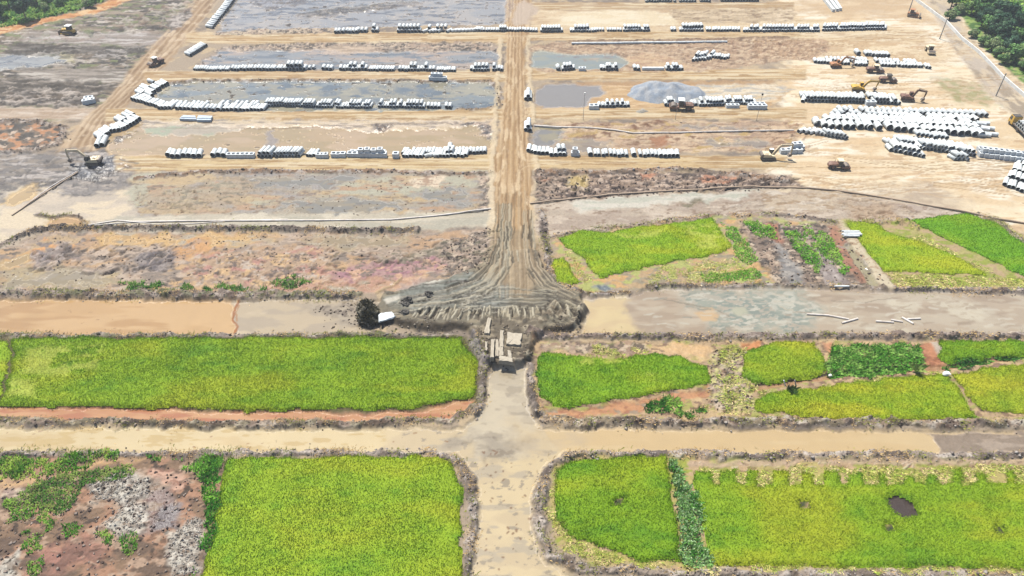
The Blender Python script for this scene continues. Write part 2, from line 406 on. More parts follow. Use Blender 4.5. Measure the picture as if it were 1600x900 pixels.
# block D, left
zone([(205, 186), (770, 186), (774, 214), (764, 242), (168, 243), (158, 225), (172, 206)], (228, 200, 160), .8, .7, [
    ((218, 194, 152), 14, 3, .53, .06), ((236, 208, 174), 10, 4, .56, .06), ((150, 132, 112), 2, 1, .76, .02, .2, .8)], z=-.3, rough=.3, tg="pond_water")
zone([(212, 187), (768, 187), (768, 195), (600, 206), (470, 197), (380, 200), (225, 196)], (232, 210, 176), 1, 1.2, [((242, 222, 196), 8, 1.5, .53, .06), ((176, 160, 142), 5, 1, .6, .05)], z=-.02, amp=.15)
zone([(215, 196), (300, 194), (372, 200), (330, 212), (240, 212)], (190, 178, 160), 1, 1.2, [((176, 184, 158), 4, 2, .55, .05)], z=-.2, rough=.5)
zone([(585, 194), (600, 193), (612, 200), (600, 206), (584, 202)], (140, 118, 98), .8, 1, ROUGH_MUD, z=.05, amp=.5)
zone([(690, 192), (760, 190), (772, 200), (772, 226), (760, 214), (742, 198)], (150, 134, 120), .8, 1, ROUGH_MUD, z=0, amp=.5)
zone([(180, 214), (210, 206), (190, 222), (176, 224)], (130, 116, 102), .7, .8, ROUGH_MUD, z=0, amp=.5)
stroke([(205, 197), (260, 200), (420, 200), (560, 196), (700, 191)], .35, (150, 124, 98), .1, .6, .4)
zone([(415, 205), (430, 205), (436, 232), (420, 232)], (176, 164, 156), .8, 1, z=-.25, rough=.3)
# block E, left
zone([(205, 275), (240, 268), (770, 267), (773, 330), (700, 337), (215, 337), (198, 305)], (184, 172, 152), 1, 1, [
    ((176, 168, 162), 14, 5, .50, .10), ((208, 182, 140), 10, 3, .58, .09), ((196, 192, 170), 12, 4, .57, .09), ((198, 164, 132), 5, 1.8, .64, .06), ((150, 128, 108), 2.2, .9, .68, .04)], amp=.13, asc=.9, rough=.7)
zone([(330, 272), (600, 272), (560, 284), (470, 300), (380, 290)], (170, 166, 170), 2, 2, [((150, 140, 140), 4, 1.5, .56, .05)], a=.7, rough=.4)
for q in ([(345, 276), (470, 274), (590, 276), (560, 286), (470, 297), (400, 292)], [(430, 312), (560, 308), (640, 318), (600, 332), (470, 333), (420, 326)], [(640, 300), (740, 296), (745, 318), (680, 324)]):
    zone(q, (176, 172, 166), 1.2, 2.2, [((192, 180, 160), 8, 2, .57, .06)], z=-.12, rough=.2, tg="pond_water", a=1)
zone([(300, 290), (380, 275), (420, 296), (340, 330), (240, 332), (215, 300)], (190, 168, 140), 2, 2, [((138, 124, 100), 1.4, .9, .56, .04)], a=.7, amp=.2, asc=.8)
zone([(640, 278), (700, 272), (690, 292), (650, 290)], (240, 222, 196), .8, 1.4, [((190, 160, 134), 2, 1, .58, .05)], amp=.2)
zone([(735, 275), (762, 272), (768, 300), (764, 335), (748, 330), (756, 300)], (136, 120, 104), 1, 1.2, ROUGH_MUD, amp=.5)
bank([(215, 280), (300, 270), (420, 268), (600, 268), (680, 272), (765, 271)], 1.1, .5, (166, 136, 112), clods=.8)
# grey strip under the pipeline
zone([(130, 350), (215, 336), (772, 330), (772, 352), (640, 364), (130, 364)], (208, 198, 178), 1, 1, [((196, 190, 172), 10, 2, .52, .06), ((226, 216, 196), 8, 1.5, .56, .05)], rough=.7)
# block F, left
zone([(-600, 520), (-300, 455), (0, 392), (75, 362), (150, 360), (500, 362), (650, 364), (770, 350), (762, 420), (700, 436), (540, 464), (0, 466), (-600, 478)], (204, 168, 132), 1, 1.2, [
    ((182, 162, 144), 9, 4, .49, .09), ((222, 184, 136), 11, 3.4, .56, .08), ((154, 138, 126), 4, 2.2, .59, .06), ((212, 190, 170), 3.4, 1.6, .61, .06), ((116, 100, 88), 1.8, .9, .67, .04)], amp=.26, asc=1.1, rough=.75)
zone([(150, 366), (330, 366), (430, 372), (380, 384), (240, 380), (160, 384)], (226, 190, 132), 1, 1.4, [((214, 168, 120), 4, 2, .55, .05)], z=-.05, rough=.45, a=.9)
zone([(30, 390), (90, 368), (140, 372), (110, 392), (50, 412), (10, 424), (0, 405)], (206, 178, 140), 1, 1.3, [((232, 176, 116), 3, 2, .53, .05), ((150, 136, 130), 2, 1.5, .6, .04)], amp=.35)
zone([(0, 420), (60, 420), (180, 424), (200, 446), (90, 452), (0, 450)], (182, 168, 142), 1.4, 1.4, [((168, 160, 150), 8, 3, .5, .06), ((206, 184, 136), 6, 2, .57, .05)], z=-.12, rough=.35, a=.9)
zone([(220, 394), (275, 386), (285, 396), (262, 420), (205, 424)], (132, 122, 124), 1, 1.4, [((172, 160, 156), 1.6, 2.4, .54, .05), ((92, 84, 84), 1.2, 1.6, .6, .04)], amp=.5, asc=.9)
zone([(40, 392), (110, 380), (130, 404), (60, 416)], (150, 138, 140), 1, 1.5, [((196, 184, 182), 1.6, 1.8, .55, .05), ((96, 86, 84), 1.2, 1.4, .6, .04)], amp=.45, asc=.9, a=.8)
zone([(280, 376), (350, 378), (340, 402), (300, 414), (275, 400)], (226, 172, 112), 1, 1.4, [((196, 160, 130), 2, 1.4, .57, .05)], a=.85)
zone([(300, 400), (420, 384), (500, 388), (520, 420), (500, 455), (420, 455), (300, 446)], (200, 170, 142), 1.5, 1.6, [((204, 150, 136), 4, 2.4, .57, .06), ((232, 194, 144), 3, 2, .57, .05), ((126, 108, 100), 1.5, 1, .61, .04), ((218, 200, 184), 1.6, 1, .65, .03)], amp=.35, asc=1, a=.9)
zone([(520, 420), (600, 402), (690, 396), (735, 400), (690, 424), (620, 440), (560, 456), (520, 446)], (196, 156, 152), 1.5, 1.4, [((186, 134, 146), 4.5, 2, .49, .05), ((232, 188, 156), 2.4, 1.4, .58, .04), ((142, 124, 112), 1.6, 1, .63, .04)], amp=.25, a=.95)
zone([(590, 402), (690, 384), (740, 378), (740, 396), (660, 404), (590, 410)], (138, 132, 112), 1, 1.4, [((200, 186, 164), 2, 1, .55, .05)], amp=.4, a=.8)
zone([(690, 385), (768, 355), (764, 420), (735, 436), (690, 430)], (170, 152, 136), 1.2, 1.5, ROUGH_MUD, amp=.5, a=.9)
zone([(460, 440), (640, 432), (690, 438), (640, 452), (560, 460), (400, 458), (430, 446)], (204, 156, 134), 1, 1.2, [((226, 184, 150), 3, 1.4, .56, .05)], rough=.5, a=.85)
for q, c_ in (([(150, 366), (330, 366), (440, 370), (400, 379), (300, 377), (165, 380)], (228, 190, 132)), ([(0, 428), (60, 424), (170, 428), (196, 444), (90, 450), (0, 449)], (190, 174, 144)), ([(2, 404), (40, 394), (60, 402), (30, 416), (0, 420)], (214, 184, 134)), ([(440, 452), (560, 440), (640, 440), (600, 452), (500, 458)], (206, 166, 138)), ([(470, 372), (560, 368), (640, 374), (600, 390), (500, 388)], (196, 176, 144))):
    zone(q, c_, 1.2, 2.0, [((196, 182, 160), 6, 2, .58, .06)], z=-.15, rough=.2, tg="pond_water")
bank([(-300, 452), (-60, 408), (0, 384), (40, 366), (80, 357), (150, 356), (300, 357), (500, 359), (590, 360), (650, 360)], 1.5, .75, (128, 116, 108), (184, 168, 156), (78, 70, 66), clods=1.3)
bank([(-600, 474), (0, 458), (150, 460), (350, 460), (560, 461)], 1.5, .7, (170, 152, 140), (214, 200, 190), (110, 92, 80), green=.45)

# --- canal beside the fan, left
zone([(-600, 478), (0, 467), (365, 466), (368, 521), (0, 522), (-600, 530)], (230, 190, 138), .5, .5, [((238, 200, 150), 16, 4, .5, .08), ((218, 176, 124), 12, 2, .6, .07)], z=-.5, rough=.3, tg="canal_water")
zone([(364, 467), (560, 464), (600, 470), (600, 515), (560, 522), (366, 522)], (222, 204, 178), .5, .6, [((208, 192, 172), 5, 2, .52, .06), ((232, 214, 188), 8, 3, .57, .06)], z=-.5, rough=.4, tg="canal_water")
zone([(480, 480), (560, 466), (600, 480), (600, 515), (540, 515)], (184, 170, 154), 1.5, 1.5, [((206, 192, 174), 1.6, 1, .52, .05), ((140, 126, 112), 1.2, .9, .6, .04)], a=.9)
stroke([(372, 468), (366, 480), (367, 490), (364, 498), (370, 508), (365, 518)], .35, (186, 118, 58), .05, .9, .35)
stroke([(372, 474), (369, 486), (371, 500)], .2, (200, 140, 80), .02, .7, .3)
bank([(-600, 530), (0, 524), (200, 525), (420, 524), (600, 524), (700, 526), (738, 540)], 1.1, .5, (172, 158, 148), (216, 204, 190), (120, 110, 92), green=.4)
# --- under rice, left; orange drain; second canal, left
zone([(-600, 530), (725, 527), (752, 560), (748, 636), (700, 642), (-600, 640)], (110, 104, 60), .6, .5)
zone([(-600, 634), (0, 632), (380, 640), (640, 642), (690, 632), (722, 618), (742, 626), (728, 640), (690, 652), (400, 656), (-600, 662)], (226, 168, 124), .5, .5, [((236, 184, 140), 8, 1.5, .52, .06), ((214, 146, 108), 6, 1, .6, .05)], z=-.35, rough=.35, tg="ditch_water")
bank([(-600, 664), (0, 657), (300, 661), (560, 661), (700, 655), (738, 640)], 1.0, .65, (160, 140, 126), (218, 202, 184), (96, 78, 64), green=.25)
zone([(-600, 672), (0, 667), (740, 668), (760, 690), (742, 704), (0, 705), (-600, 705)], (246, 226, 184), .5, .5, [((238, 214, 168), 9, 2, .52, .06), ((230, 204, 150), 4, 1, .63, .04)], z=-.35, rough=.45, tg="canal_water")
bank([(-600, 710), (0, 706), (300, 708), (560, 707), (680, 706), (722, 722), (736, 760), (740, 820), (732, 900), (728, 1000)], 1.0, .5, (184, 170, 160), (226, 214, 206), (128, 114, 104), clods=1)

# --- bottom left waste plot
zone([(-600, 712), (352, 712), (345, 780), (318, 900), (300, 1000), (-600, 1000)], (156, 128, 104), .8, 1, [
    ((196, 152, 124), 5, 4, .52, .07), ((128, 106, 90), 5, 3, .56, .07), ((204, 174, 150), 2.4, 1.6, .63, .05), ((98, 82, 70), 1.4, 1, .68, .04)], amp=.25, asc=1)
zone([(232, 738), (262, 732), (290, 758), (270, 768), (235, 752)], (232, 190, 168), .6, .8, [((186, 140, 120), 1.2, .8, .57, .05)], amp=.3)
zone([(190, 780), (240, 755), (275, 775), (285, 800), (230, 830), (200, 815)], (146, 120, 112), 1, 1, [((168, 144, 124), 3, 2, .53, .06)], rough=.4)
zone([(250, 790), (288, 788), (268, 830), (238, 832)], (124, 112, 114), .7, .8, rough=.35)
zone([(100, 830), (160, 842), (160, 870), (60, 890), (80, 850)], (196, 144, 128), 1.5, 1.5, [((150, 112, 100), 2, 2, .56, .05)], a=.9)
for q in ([(140, 758), (195, 736), (232, 752), (228, 776), (180, 786), (140, 776)], [(160, 820), (195, 784), (228, 790), (228, 826), (190, 840)], [(262, 840), (300, 804), (318, 810), (316, 850), (312, 900), (268, 900), (262, 870)], [(0, 880), (30, 862), (40, 900), (0, 920)]):
    zone(q, (220, 212, 200), .7, .8, [((176, 164, 152), .9, .7, .52, .05), ((232, 226, 214), .8, .7, .57, .05), ((98, 88, 78), .6, .5, .64, .03)], dz=.25, amp=.35, asc=.7)
zone([(-300, 760), (0, 744), (80, 734), (200, 714), (230, 716), (110, 740), (0, 768)], (214, 172, 120), .6, .7, [((190, 150, 110), 2, 1, .55, .05)], z=-.2, rough=.6)
zone([(0, 768), (34, 762), (36, 785), (0, 790)], (196, 172, 160), .8, 1, ROUGH_MUD)

# --- central road, top to bottom
zone([(794, -70), (836, -70), (830, 30), (820, 80), (822, 170), (830, 250), (834, 340), (838, 400), (768, 400), (772, 340), (772, 250), (786, 170), (792, 80), (788, 30)], (202, 168, 124), .7, .5, [
    ((220, 190, 150), 1.0, 14, .53, .06), ((178, 144, 104), .8, 10, .58, .05), ((236, 210, 172), 1.5, 6, .63, .04)], tg="dirt_road", z=.25, amp=.05, asc=.7)
for s_, xs in ((-1, 768), (1, 838)):
    stroke([(xs + s_ * -14, 60), (xs + s_ * -8, 150), (xs + s_ * 0, 260), (xs, 330), (xs + s_ * 2, 380)], 1.1, (240, 220, 186), .25, .8, .5)
for k in range(10):
    o = k * 1.0
    stroke([(794 + o * 2.4, 0), (792 + o * 2.6, 100), (786 + o * 3.6, 180), (778 + o * 5.0, 260), (776 + o * 5.6, 330), (774 + o * 6, 400)], .28, (172, 138, 100) if k % 2 else (226, 198, 158), -.1 if k % 2 else .04, .6, .15)
# fan of fresh fill pushed out into the canal
FAN = [(768, 395), (838, 395), (848, 425), (872, 446), (905, 463), (916, 480), (908, 500), (888, 516), (850, 522), (836, 536), (828, 560), (812, 577), (770, 578), (748, 556), (738, 530), (730, 516), (650, 514), (596, 502), (590, 480), (600, 462), (680, 444), (735, 426), (755, 410)]
zone(FAN, (138, 130, 112), .55, .45, [((168, 156, 132), 2, 1, .54, .06), ((112, 104, 90), 3, 1, .57, .05)], z=1.25, amp=.16, asc=.8, rough=.8, tg="dirt_road")
zone([(768, 360), (838, 360), (845, 425), (830, 470), (770, 470), (752, 430)], (172, 150, 120), 2, 1, [((196, 174, 142), 1, 6, .54, .06)], a=.85)
zone([(660, 440), (740, 432), (800, 455), (800, 486), (640, 492), (600, 476)], (126, 132, 122), 1.5, 1, [((156, 160, 152), 5, .6, .52, .05), ((112, 114, 106), 6, .5, .57, .05)], rough=.5, a=.85)
random.seed(29)
def jit(pts_, s): 
    a_, b_ = random.gauss(0, s), random.gauss(0, s)
    return [(x + a_ + random.gauss(0, s * .4), y + b_ * .6 + random.gauss(0, s * .25)) for x, y in pts_]
for k_ in range(30):
    k = random.uniform(0, 15); full = [(774 + 1.8 * k, 320), (770 + 2.0 * k, 385), (757 + 3 * k, 420), (735 + 3.4 * k, 440 + k), (690 + 2.5 * k, 452 + 2.4 * k), (604 + 3 * k, 466 + 1.9 * k)]
    i0 = random.choice((0, 0, 1, 2)); i1 = random.choice((4, 5, 6, 6)); dkk = random.random() < .5
    stroke(jit(full[i0:i1], 1.6), random.uniform(.14, .42), (116, 108, 92) if dkk else (200, 190, 166), -.14 if dkk else .09, random.uniform(.4, .85), .22)
for k in range(9):
    stroke(jit([(832 - 2 * k, 330), (838 - 2.5 * k, 395), (846 - 3 * k, 424), (866 - 3 * k, 446 + k), (902 - 1.5 * k, 464 + 2.0 * k)], 1.4), .2, (104, 94, 78) if k % 2 else (212, 198, 172), -.15 if k % 2 else .1, .7, .12)
for k in range(7):
    stroke(jit([(784 + 6 * k, 300), (783 + 6.4 * k, 380), (782 + 7 * k, 470)], 2), .25, (150, 128, 98) if k % 2 else (214, 194, 162), -.1, .5, .12)
for k in range(9):
    stroke(jit([(730, 455 + 4 * k), (800, 456 + 4 * k), (870, 460 + 3.6 * k)], 2.2), .2, (108, 104, 94) if k % 2 else (190, 184, 166), -.14 if k % 2 else .1, .7, .15)
random.seed(3)
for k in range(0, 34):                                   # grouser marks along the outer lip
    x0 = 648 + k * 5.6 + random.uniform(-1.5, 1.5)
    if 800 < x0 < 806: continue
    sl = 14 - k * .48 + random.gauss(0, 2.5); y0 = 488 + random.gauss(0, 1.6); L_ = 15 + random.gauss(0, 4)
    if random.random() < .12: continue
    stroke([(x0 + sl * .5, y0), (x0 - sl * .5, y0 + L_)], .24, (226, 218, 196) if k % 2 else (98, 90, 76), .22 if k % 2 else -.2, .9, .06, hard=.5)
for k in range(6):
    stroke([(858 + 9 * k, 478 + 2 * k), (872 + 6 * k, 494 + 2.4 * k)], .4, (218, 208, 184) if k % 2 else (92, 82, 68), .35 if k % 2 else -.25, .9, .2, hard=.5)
for k_ in range(150):
    k = random.uniform(0, 15); full = [(772 + 1.8 * k, 340), (769 + 2.0 * k, 390), (757 + 3 * k, 420), (735 + 3.4 * k, 440 + k), (690 + 2.5 * k, 452 + 2.4 * k), (604 + 3 * k, 466 + 1.9 * k)]
    if k_ % 3 == 0: full = [(700, 456 + 2.4 * k), (760, 456 + 2.3 * k), (820, 456 + 2.2 * k), (880, 462 + 1.6 * k)]
    if k_ % 5 == 1: full = [(836 - 2 * k, 340), (838 - 2.5 * k, 395), (846 - 3 * k, 424), (866 - 3 * k, 446 + k), (902 - 1.5 * k, 464 + 1.6 * k)]
    i0 = random.randrange(len(full) - 1); t0, t1 = sorted((random.random(), random.random()))
    (xa, ya), (xb, yb) = full[i0], full[i0 + 1]
    dkk = random.random() < .6
    stroke(jit([(xa + (xb - xa) * t0, ya + (yb - ya) * t0), (xa + (xb - xa) * t1, ya + (yb - ya) * t1)], 1.2), random.uniform(.12, .3), (84, 78, 66) if dkk else (206, 198, 176), -.15 if dkk else .1, random.uniform(.4, .9), .2)
zone([(742, 505), (842, 505), (838, 545), (824, 572), (770, 576), (748, 550)], (122, 110, 92), 1, 1, [((176, 162, 138), 1.4, 1, .54, .06), ((84, 74, 60), 1.4, 1, .60, .05)], a=.85)
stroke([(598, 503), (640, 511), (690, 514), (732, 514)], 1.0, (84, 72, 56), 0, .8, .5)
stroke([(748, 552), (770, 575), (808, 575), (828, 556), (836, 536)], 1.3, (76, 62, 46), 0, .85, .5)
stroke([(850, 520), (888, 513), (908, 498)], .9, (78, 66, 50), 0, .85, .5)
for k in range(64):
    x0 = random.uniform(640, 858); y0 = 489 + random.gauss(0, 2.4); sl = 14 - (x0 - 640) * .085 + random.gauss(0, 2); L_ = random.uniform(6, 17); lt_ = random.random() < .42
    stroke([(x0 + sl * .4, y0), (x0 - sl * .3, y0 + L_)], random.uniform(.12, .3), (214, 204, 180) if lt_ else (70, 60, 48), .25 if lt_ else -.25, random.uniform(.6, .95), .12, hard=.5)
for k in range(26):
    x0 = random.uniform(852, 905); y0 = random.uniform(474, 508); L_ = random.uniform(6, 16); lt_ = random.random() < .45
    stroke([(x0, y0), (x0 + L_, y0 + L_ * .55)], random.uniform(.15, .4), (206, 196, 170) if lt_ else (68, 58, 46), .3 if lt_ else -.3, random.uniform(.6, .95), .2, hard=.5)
for k in range(40):
    x0 = random.uniform(605, 760); y0 = random.uniform(470, 508); L_ = random.uniform(10, 40)
    stroke([(x0, y0), (x0 + L_, y0 - L_ * .2)], random.uniform(.12, .35), random.choice(((76, 70, 60), (206, 200, 184), (96, 92, 82))), random.choice((-.2, .15)), random.uniform(.5, .9), .2)
for q in ([(600, 476), (625, 468), (628, 474), (604, 482)], [(664, 449), (690, 439), (694, 443), (672, 452)]):
    zone(q, (226, 220, 206), .3, .3, a=.95)
zone([(622, 444), (664, 440), (662, 452), (618, 456)], (186, 164, 152), .8, .8, rough=.4, a=.9)
stroke([(590, 458), (612, 446), (628, 434)], .5, (206, 178, 138), .25, .9, .3)
stroke([(602, 456), (640, 456), (690, 448), (740, 444)], .3, (88, 78, 66), -.25, .9, .2)
stroke([(860, 404), (852, 424), (880, 446), (912, 462)], .7, (110, 96, 82), .3, .85, .4)
for (x0, y0) in ((866, 486), (880, 498), (858, 496), (846, 508), (896, 508), (824, 522), (752, 540), (742, 520), (826, 560), (800, 572), (756, 566)):
    zone([(x0 - 9, y0), (x0, y0 - 5), (x0 + 9, y0 - 1), (x0 + 6, y0 + 5), (x0 - 6, y0 + 5)], (138, 124, 104), .5, .5, [((200, 188, 164), .8, .6, .53, .05)], dz=.45, amp=.3, asc=.6)
# --- wet channel going towards the viewer, and its corners
zone([(766, 574), (822, 574), (826, 640), (850, 668), (1000, 668), (1000, 706), (880, 708), (846, 735), (834, 790), (838, 860), (900, 905), (1000, 930), (1400, 940), (2200, 960), (2200, 1200), (726, 1200), (738, 900), (748, 800), (742, 735), (716, 706), (600, 706), (600, 668), (720, 668), (752, 645)], (234, 214, 180), .5, .5, [
    ((244, 224, 186), 6, 3, .5, .07), ((214, 200, 178), 4, 1.5, .58, .05), ((190, 176, 156), 1.2, .8, .69, .02)], z=-.35, rough=.45, tg="canal_water")
zone([(766, 574), (822, 574), (826, 650), (856, 672), (830, 712), (740, 712), (724, 676), (756, 650)], (218, 206, 188), 1, 1, [((196, 184, 168), 2.5, 1.2, .56, .05), ((232, 220, 200), 3, 2, .56, .05)], rough=.5, a=.9)
for q in ([(755, 690), (800, 680), (815, 700), (770, 720)], [(700, 680), (735, 684), (730, 696), (690, 692)], [(800, 685), (830, 676), (836, 690), (808, 700)]):
    zone(q, (184, 172, 158), 1.2, 1.2, [((150, 136, 120), .9, .7, .58, .05)], a=.75)
random.seed(5)
for k in range(34):
    x0, y0 = random.choice(((765, 780), (770, 740), (790, 840), (775, 720), (812, 800))); x0 += random.gauss(0, 14); y0 += random.gauss(0, 40)
    if 748 < x0 < 830 and 700 < y0 < 900:
        stroke([(x0, y0), (x0 + random.uniform(-3, 3), y0 + random.uniform(-3, 3))], random.uniform(.12, .3), (150, 112, 80), .04, .8, .15)
for k in range(26):
    x0, y0 = random.uniform(0, 700), random.uniform(670, 702)
    if k % 3 == 0: x0, y0 = random.uniform(0, 360), random.uniform(470, 518)
    if k % 7 == 0: x0, y0 = random.uniform(860, 1440), random.uniform(674, 700)
    stroke([(x0, y0), (x0 + random.uniform(-4, 6), y0 + random.uniform(-1.5, 1.5))], random.uniform(.1, .22), (170, 128, 84), .03, .8, .1)

# ================= right half =================
zone([(828, 16), (1240, 16), (1240, 48), (828, 48)], (232, 208, 172), .8, 1, [((214, 186, 150), 8, 2, .53, .06), ((244, 224, 190), 8, 2, .56, .05)], amp=.12)
zone([(884, 20), (960, 16), (1030, 18), (1060, 28), (1056, 40), (900, 42), (870, 38)], (252, 238, 210), 1, 1, [((244, 226, 192), 8, 2, .52, .06)])
zone([(1040, 16), (1240, 14), (1240, 34), (1080, 36), (1050, 28)], (206, 184, 152), 1, 1.5, [((170, 146, 118), 3, 1, .57, .05), ((232, 210, 178), 5, 1, .58, .05)], amp=.25)
zone([(822, 0), (840, 14), (826, 40), (800, 42), (806, 10)], (216, 196, 176), 1, 1)
# block B right
zone([(828, 72), (870, 66), (1230, 58), (1300, 70), (1280, 88), (1100, 112), (840, 112), (824, 100)], (198, 168, 140), .8, 1, [
    ((214, 186, 156), 4, 1.5, .53, .05), ((160, 134, 112), 2, .9, .57, .04), ((228, 204, 174), 1.6, .8, .62, .04)], z=-.05, amp=.35, asc=1)
zone([(829, 82), (846, 78), (890, 84), (960, 84), (984, 94), (970, 106), (900, 108), (832, 106)], (180, 188, 186), .7, .7, [((194, 194, 178), 7, 2.5, .53, .06)], z=-.35, rough=.15, tg="pond_water")
zone([(975, 92), (1010, 82), (1060, 94), (1090, 108), (1000, 110)], (226, 196, 160), 1, 1, [((206, 172, 142), 3, 1, .55, .05)])
stroke([(890, 64), (960, 64), (1100, 62), (1230, 58)], .9, (140, 110, 86), .4, .7, .7)
zone([(1180, 62), (1290, 60), (1300, 80), (1270, 96), (1180, 90)], (204, 172, 140), 1, 1.2, [((168, 138, 112), 1.6, .8, .54, .05), ((232, 206, 174), 1.6, .8, .6, .04)], amp=.4, asc=.8)
# block C right
zone([(834, 140), (850, 130), (1190, 126), (1240, 140), (1200, 168), (850, 170), (834, 162)], (224, 190, 144), .8, .8, [((204, 168, 124), 9, 1, .53, .05), ((238, 208, 166), 7, 1.4, .57, .05)], z=-.1, amp=.1)
zone([(835, 140), (850, 131), (900, 130), (940, 134), (944, 146), (926, 152), (918, 166), (850, 169), (835, 160)], (184, 178, 176), .8, .8, z=-.35, rough=.16, tg="pond_water")
zone([(1080, 130), (1200, 128), (1240, 140), (1200, 158), (1090, 160)], (246, 232, 208), 1, 1.2, [((206, 202, 194), 6, 1, .52, .05), ((226, 204, 170), 5, 1, .58, .05)], amp=.2)
zone([(900, 128), (1210, 126), (1210, 131), (900, 133)], (196, 158, 116), .8, .8, a=.8)
# block D right
zone([(832, 192), (1240, 188), (1250, 236), (832, 240)], (216, 186, 156), .8, 1, [
    ((196, 168, 144), 8, 2, .52, .05), ((232, 206, 174), 7, 1.4, .56, .05), ((160, 128, 104), 2.4, 1, .62, .04), ((206, 176, 120), 4, 2, .62, .04)], z=-.05, amp=.25)
zone([(834, 196), (868, 194), (884, 204), (868, 222), (840, 236), (833, 228)], (172, 168, 166), 1, 1, [((196, 186, 160), 4, 2, .55, .05)], z=-.3, rough=.25, tg="pond_water")
zone([(1016, 214), (1040, 212), (1046, 226), (1020, 228)], (190, 140, 106), .8, 1, amp=.3)
for q in ([(850, 226), (900, 214), (960, 222), (940, 236), (860, 238)], [(1050, 196), (1130, 194), (1200, 198), (1150, 204), (1080, 204)], [(1080, 220), (1180, 216), (1210, 228), (1120, 234)]):
    zone(q, (192, 176, 160), 1, 1.8, [((206, 188, 160), 6, 2, .56, .06)], z=-.15, rough=.2, tg="pond_water")
for (x0, y0) in ((902, 194), (1030, 192), (990, 200), (1010, 196), (945, 208)):
    zone([(x0 - 10, y0), (x0, y0 - 3), (x0 + 12, y0), (x0, y0 + 3)], (146, 110, 86), .6, 1, dz=.3, amp=.3)
# block E right: dark dug-over strip
zone([(836, 270), (1180, 268), (1240, 276), (1262, 292), (1100, 298), (950, 306), (836, 320)], (140, 122, 112), .8, 1, [
    ((190, 166, 146), 3, 1.2, .52, .05), ((96, 84, 78), 2.2, .9, .55, .04), ((226, 204, 186), 1.6, .8, .63, .03)], z=-.05, amp=.5, asc=.9)
zone([(884, 276), (920, 272), (916, 296), (888, 296)], (206, 180, 116), .8, .8, rough=.4)
zone([(836, 276), (880, 276), (870, 305), (838, 316)], (176, 156, 138), 1, 1.2, ROUGH_MUD, amp=.3, a=.7)
for q in ([(1005, 272), (1022, 270), (1020, 280), (1008, 280)], [(1090, 276), (1145, 276), (1140, 288), (1098, 284)], [(846, 278), (860, 277), (858, 284), (848, 285)]):
    zone(q, (226, 166, 134), .6, 1, [((120, 90, 80), 1.2, .8, .58, .05)], amp=.3)
bank([(840, 269), (950, 269), (1060, 264), (1150, 272), (1240, 285)], 1.2, .5, (176, 144, 118), clods=.8)
# pale band and the flat before the rice
zone([(836, 320), (950, 307), (1190, 296), (1320, 300), (1440, 320), (1530, 336), (1420, 345), (1320, 348), (1120, 342), (1000, 352), (880, 366), (842, 372)], (206, 190, 172), .8, 1, [
    ((194, 176, 160), 9, 3, .52, .06), ((222, 206, 188), 8, 2, .56, .05), ((170, 148, 130), 1.5, .8, .66, .03)], amp=.1)
zone([(890, 314), (1000, 306), (1190, 298), (1170, 306), (1100, 316), (980, 326), (900, 328)], (228, 222, 208), 1, 1.2, [((206, 206, 190), 6, 1.5, .54, .06)], rough=.6)
zone([(1060, 318), (1100, 308), (1104, 316), (1080, 326)], (146, 136, 112), .8, 1.2, amp=.4)
zone([(1190, 300), (1310, 302), (1330, 330), (1200, 330)], (214, 196, 172), 1.5, 1.4, [((232, 220, 204), 4, 1.5, .54, .05), ((186, 160, 130), 3, 1.2, .6, .05)], a=.9)
zone([(1320, 318), (1400, 318), (1400, 340), (1330, 345)], (204, 180, 154), 1.5, 1.2, [((166, 138, 112), 2, .7, .58, .05)], amp=.25)
bank([(850, 372), (880, 366), (1000, 350), (1110, 337), (1180, 335)], .9, .4, (190, 166, 150), (226, 210, 194), (140, 112, 96))
bank([(845, 330), (850, 370), (856, 410), (870, 440), (900, 456)], 1.1, .6, (170, 154, 144), (212, 200, 190), (92, 80, 72), clods=1.2)
bank([(1190, 334), (1260, 340), (1310, 348)], .9, .5, (140, 124, 114), (214, 200, 190))
bank([(1330, 350), (1380, 346), (1420, 346), (1430, 356)], 1.2, .6, (186, 164, 148), (226, 210, 200), (120, 96, 82))
# rice bed and ditches, centre right
zone([(868, 372), (1000, 353), (1115, 340), (1180, 338), (1310, 350), (1396, 450), (1200, 446), (1000, 452), (912, 458), (866, 440)], (206, 178, 140), .8, .8, [((176, 164, 140), 3, 1.5, .53, .05), ((228, 186, 130), 3, 1.5, .57, .05), ((196, 200, 120), 2, 1.2, .58, .04)], amp=.2)
zone([(920, 446), (948, 440), (968, 452), (940, 456)], (130, 140, 146), .8, .8, rough=.2)
zone([(1150, 345), (1305, 350), (1390, 446), (1215, 444), (1190, 412)], (156, 136, 122), 1, 1, ROUGH_MUD, amp=.35)
zone([(1196, 350), (1216, 350), (1226, 378), (1210, 376)], (190, 134, 110), .6, .6)
zone([(1210, 376), (1226, 384), (1262, 444), (1228, 444)], (160, 158, 158), .8, .8, [((196, 190, 184), 1.5, 1, .54, .05)], a=.9)
zone([(1270, 384), (1278, 388), (1320, 434), (1334, 446), (1290, 446)], (172, 158, 152), .8, .7, rough=.4)
zone([(1295, 352), (1312, 354), (1328, 395), (1360, 440), (1345, 440), (1310, 400)], (196, 142, 116), .7, .7, [((160, 120, 96), 2, 2, .55, .05)], z=-.15, a=.9)
zone([(1318, 382), (1328, 380), (1380, 449), (1362, 450)], (196, 186, 152), .3, .25, z=-.35, rough=.4, tg="ditch_water")
zone([(1308, 346), (1318, 346), (1400, 452), (1380, 452), (1326, 380)], (230, 216, 188), .3, .25, [((196, 168, 138), .8, .6, .6, .05)], z=.35, tg="path")
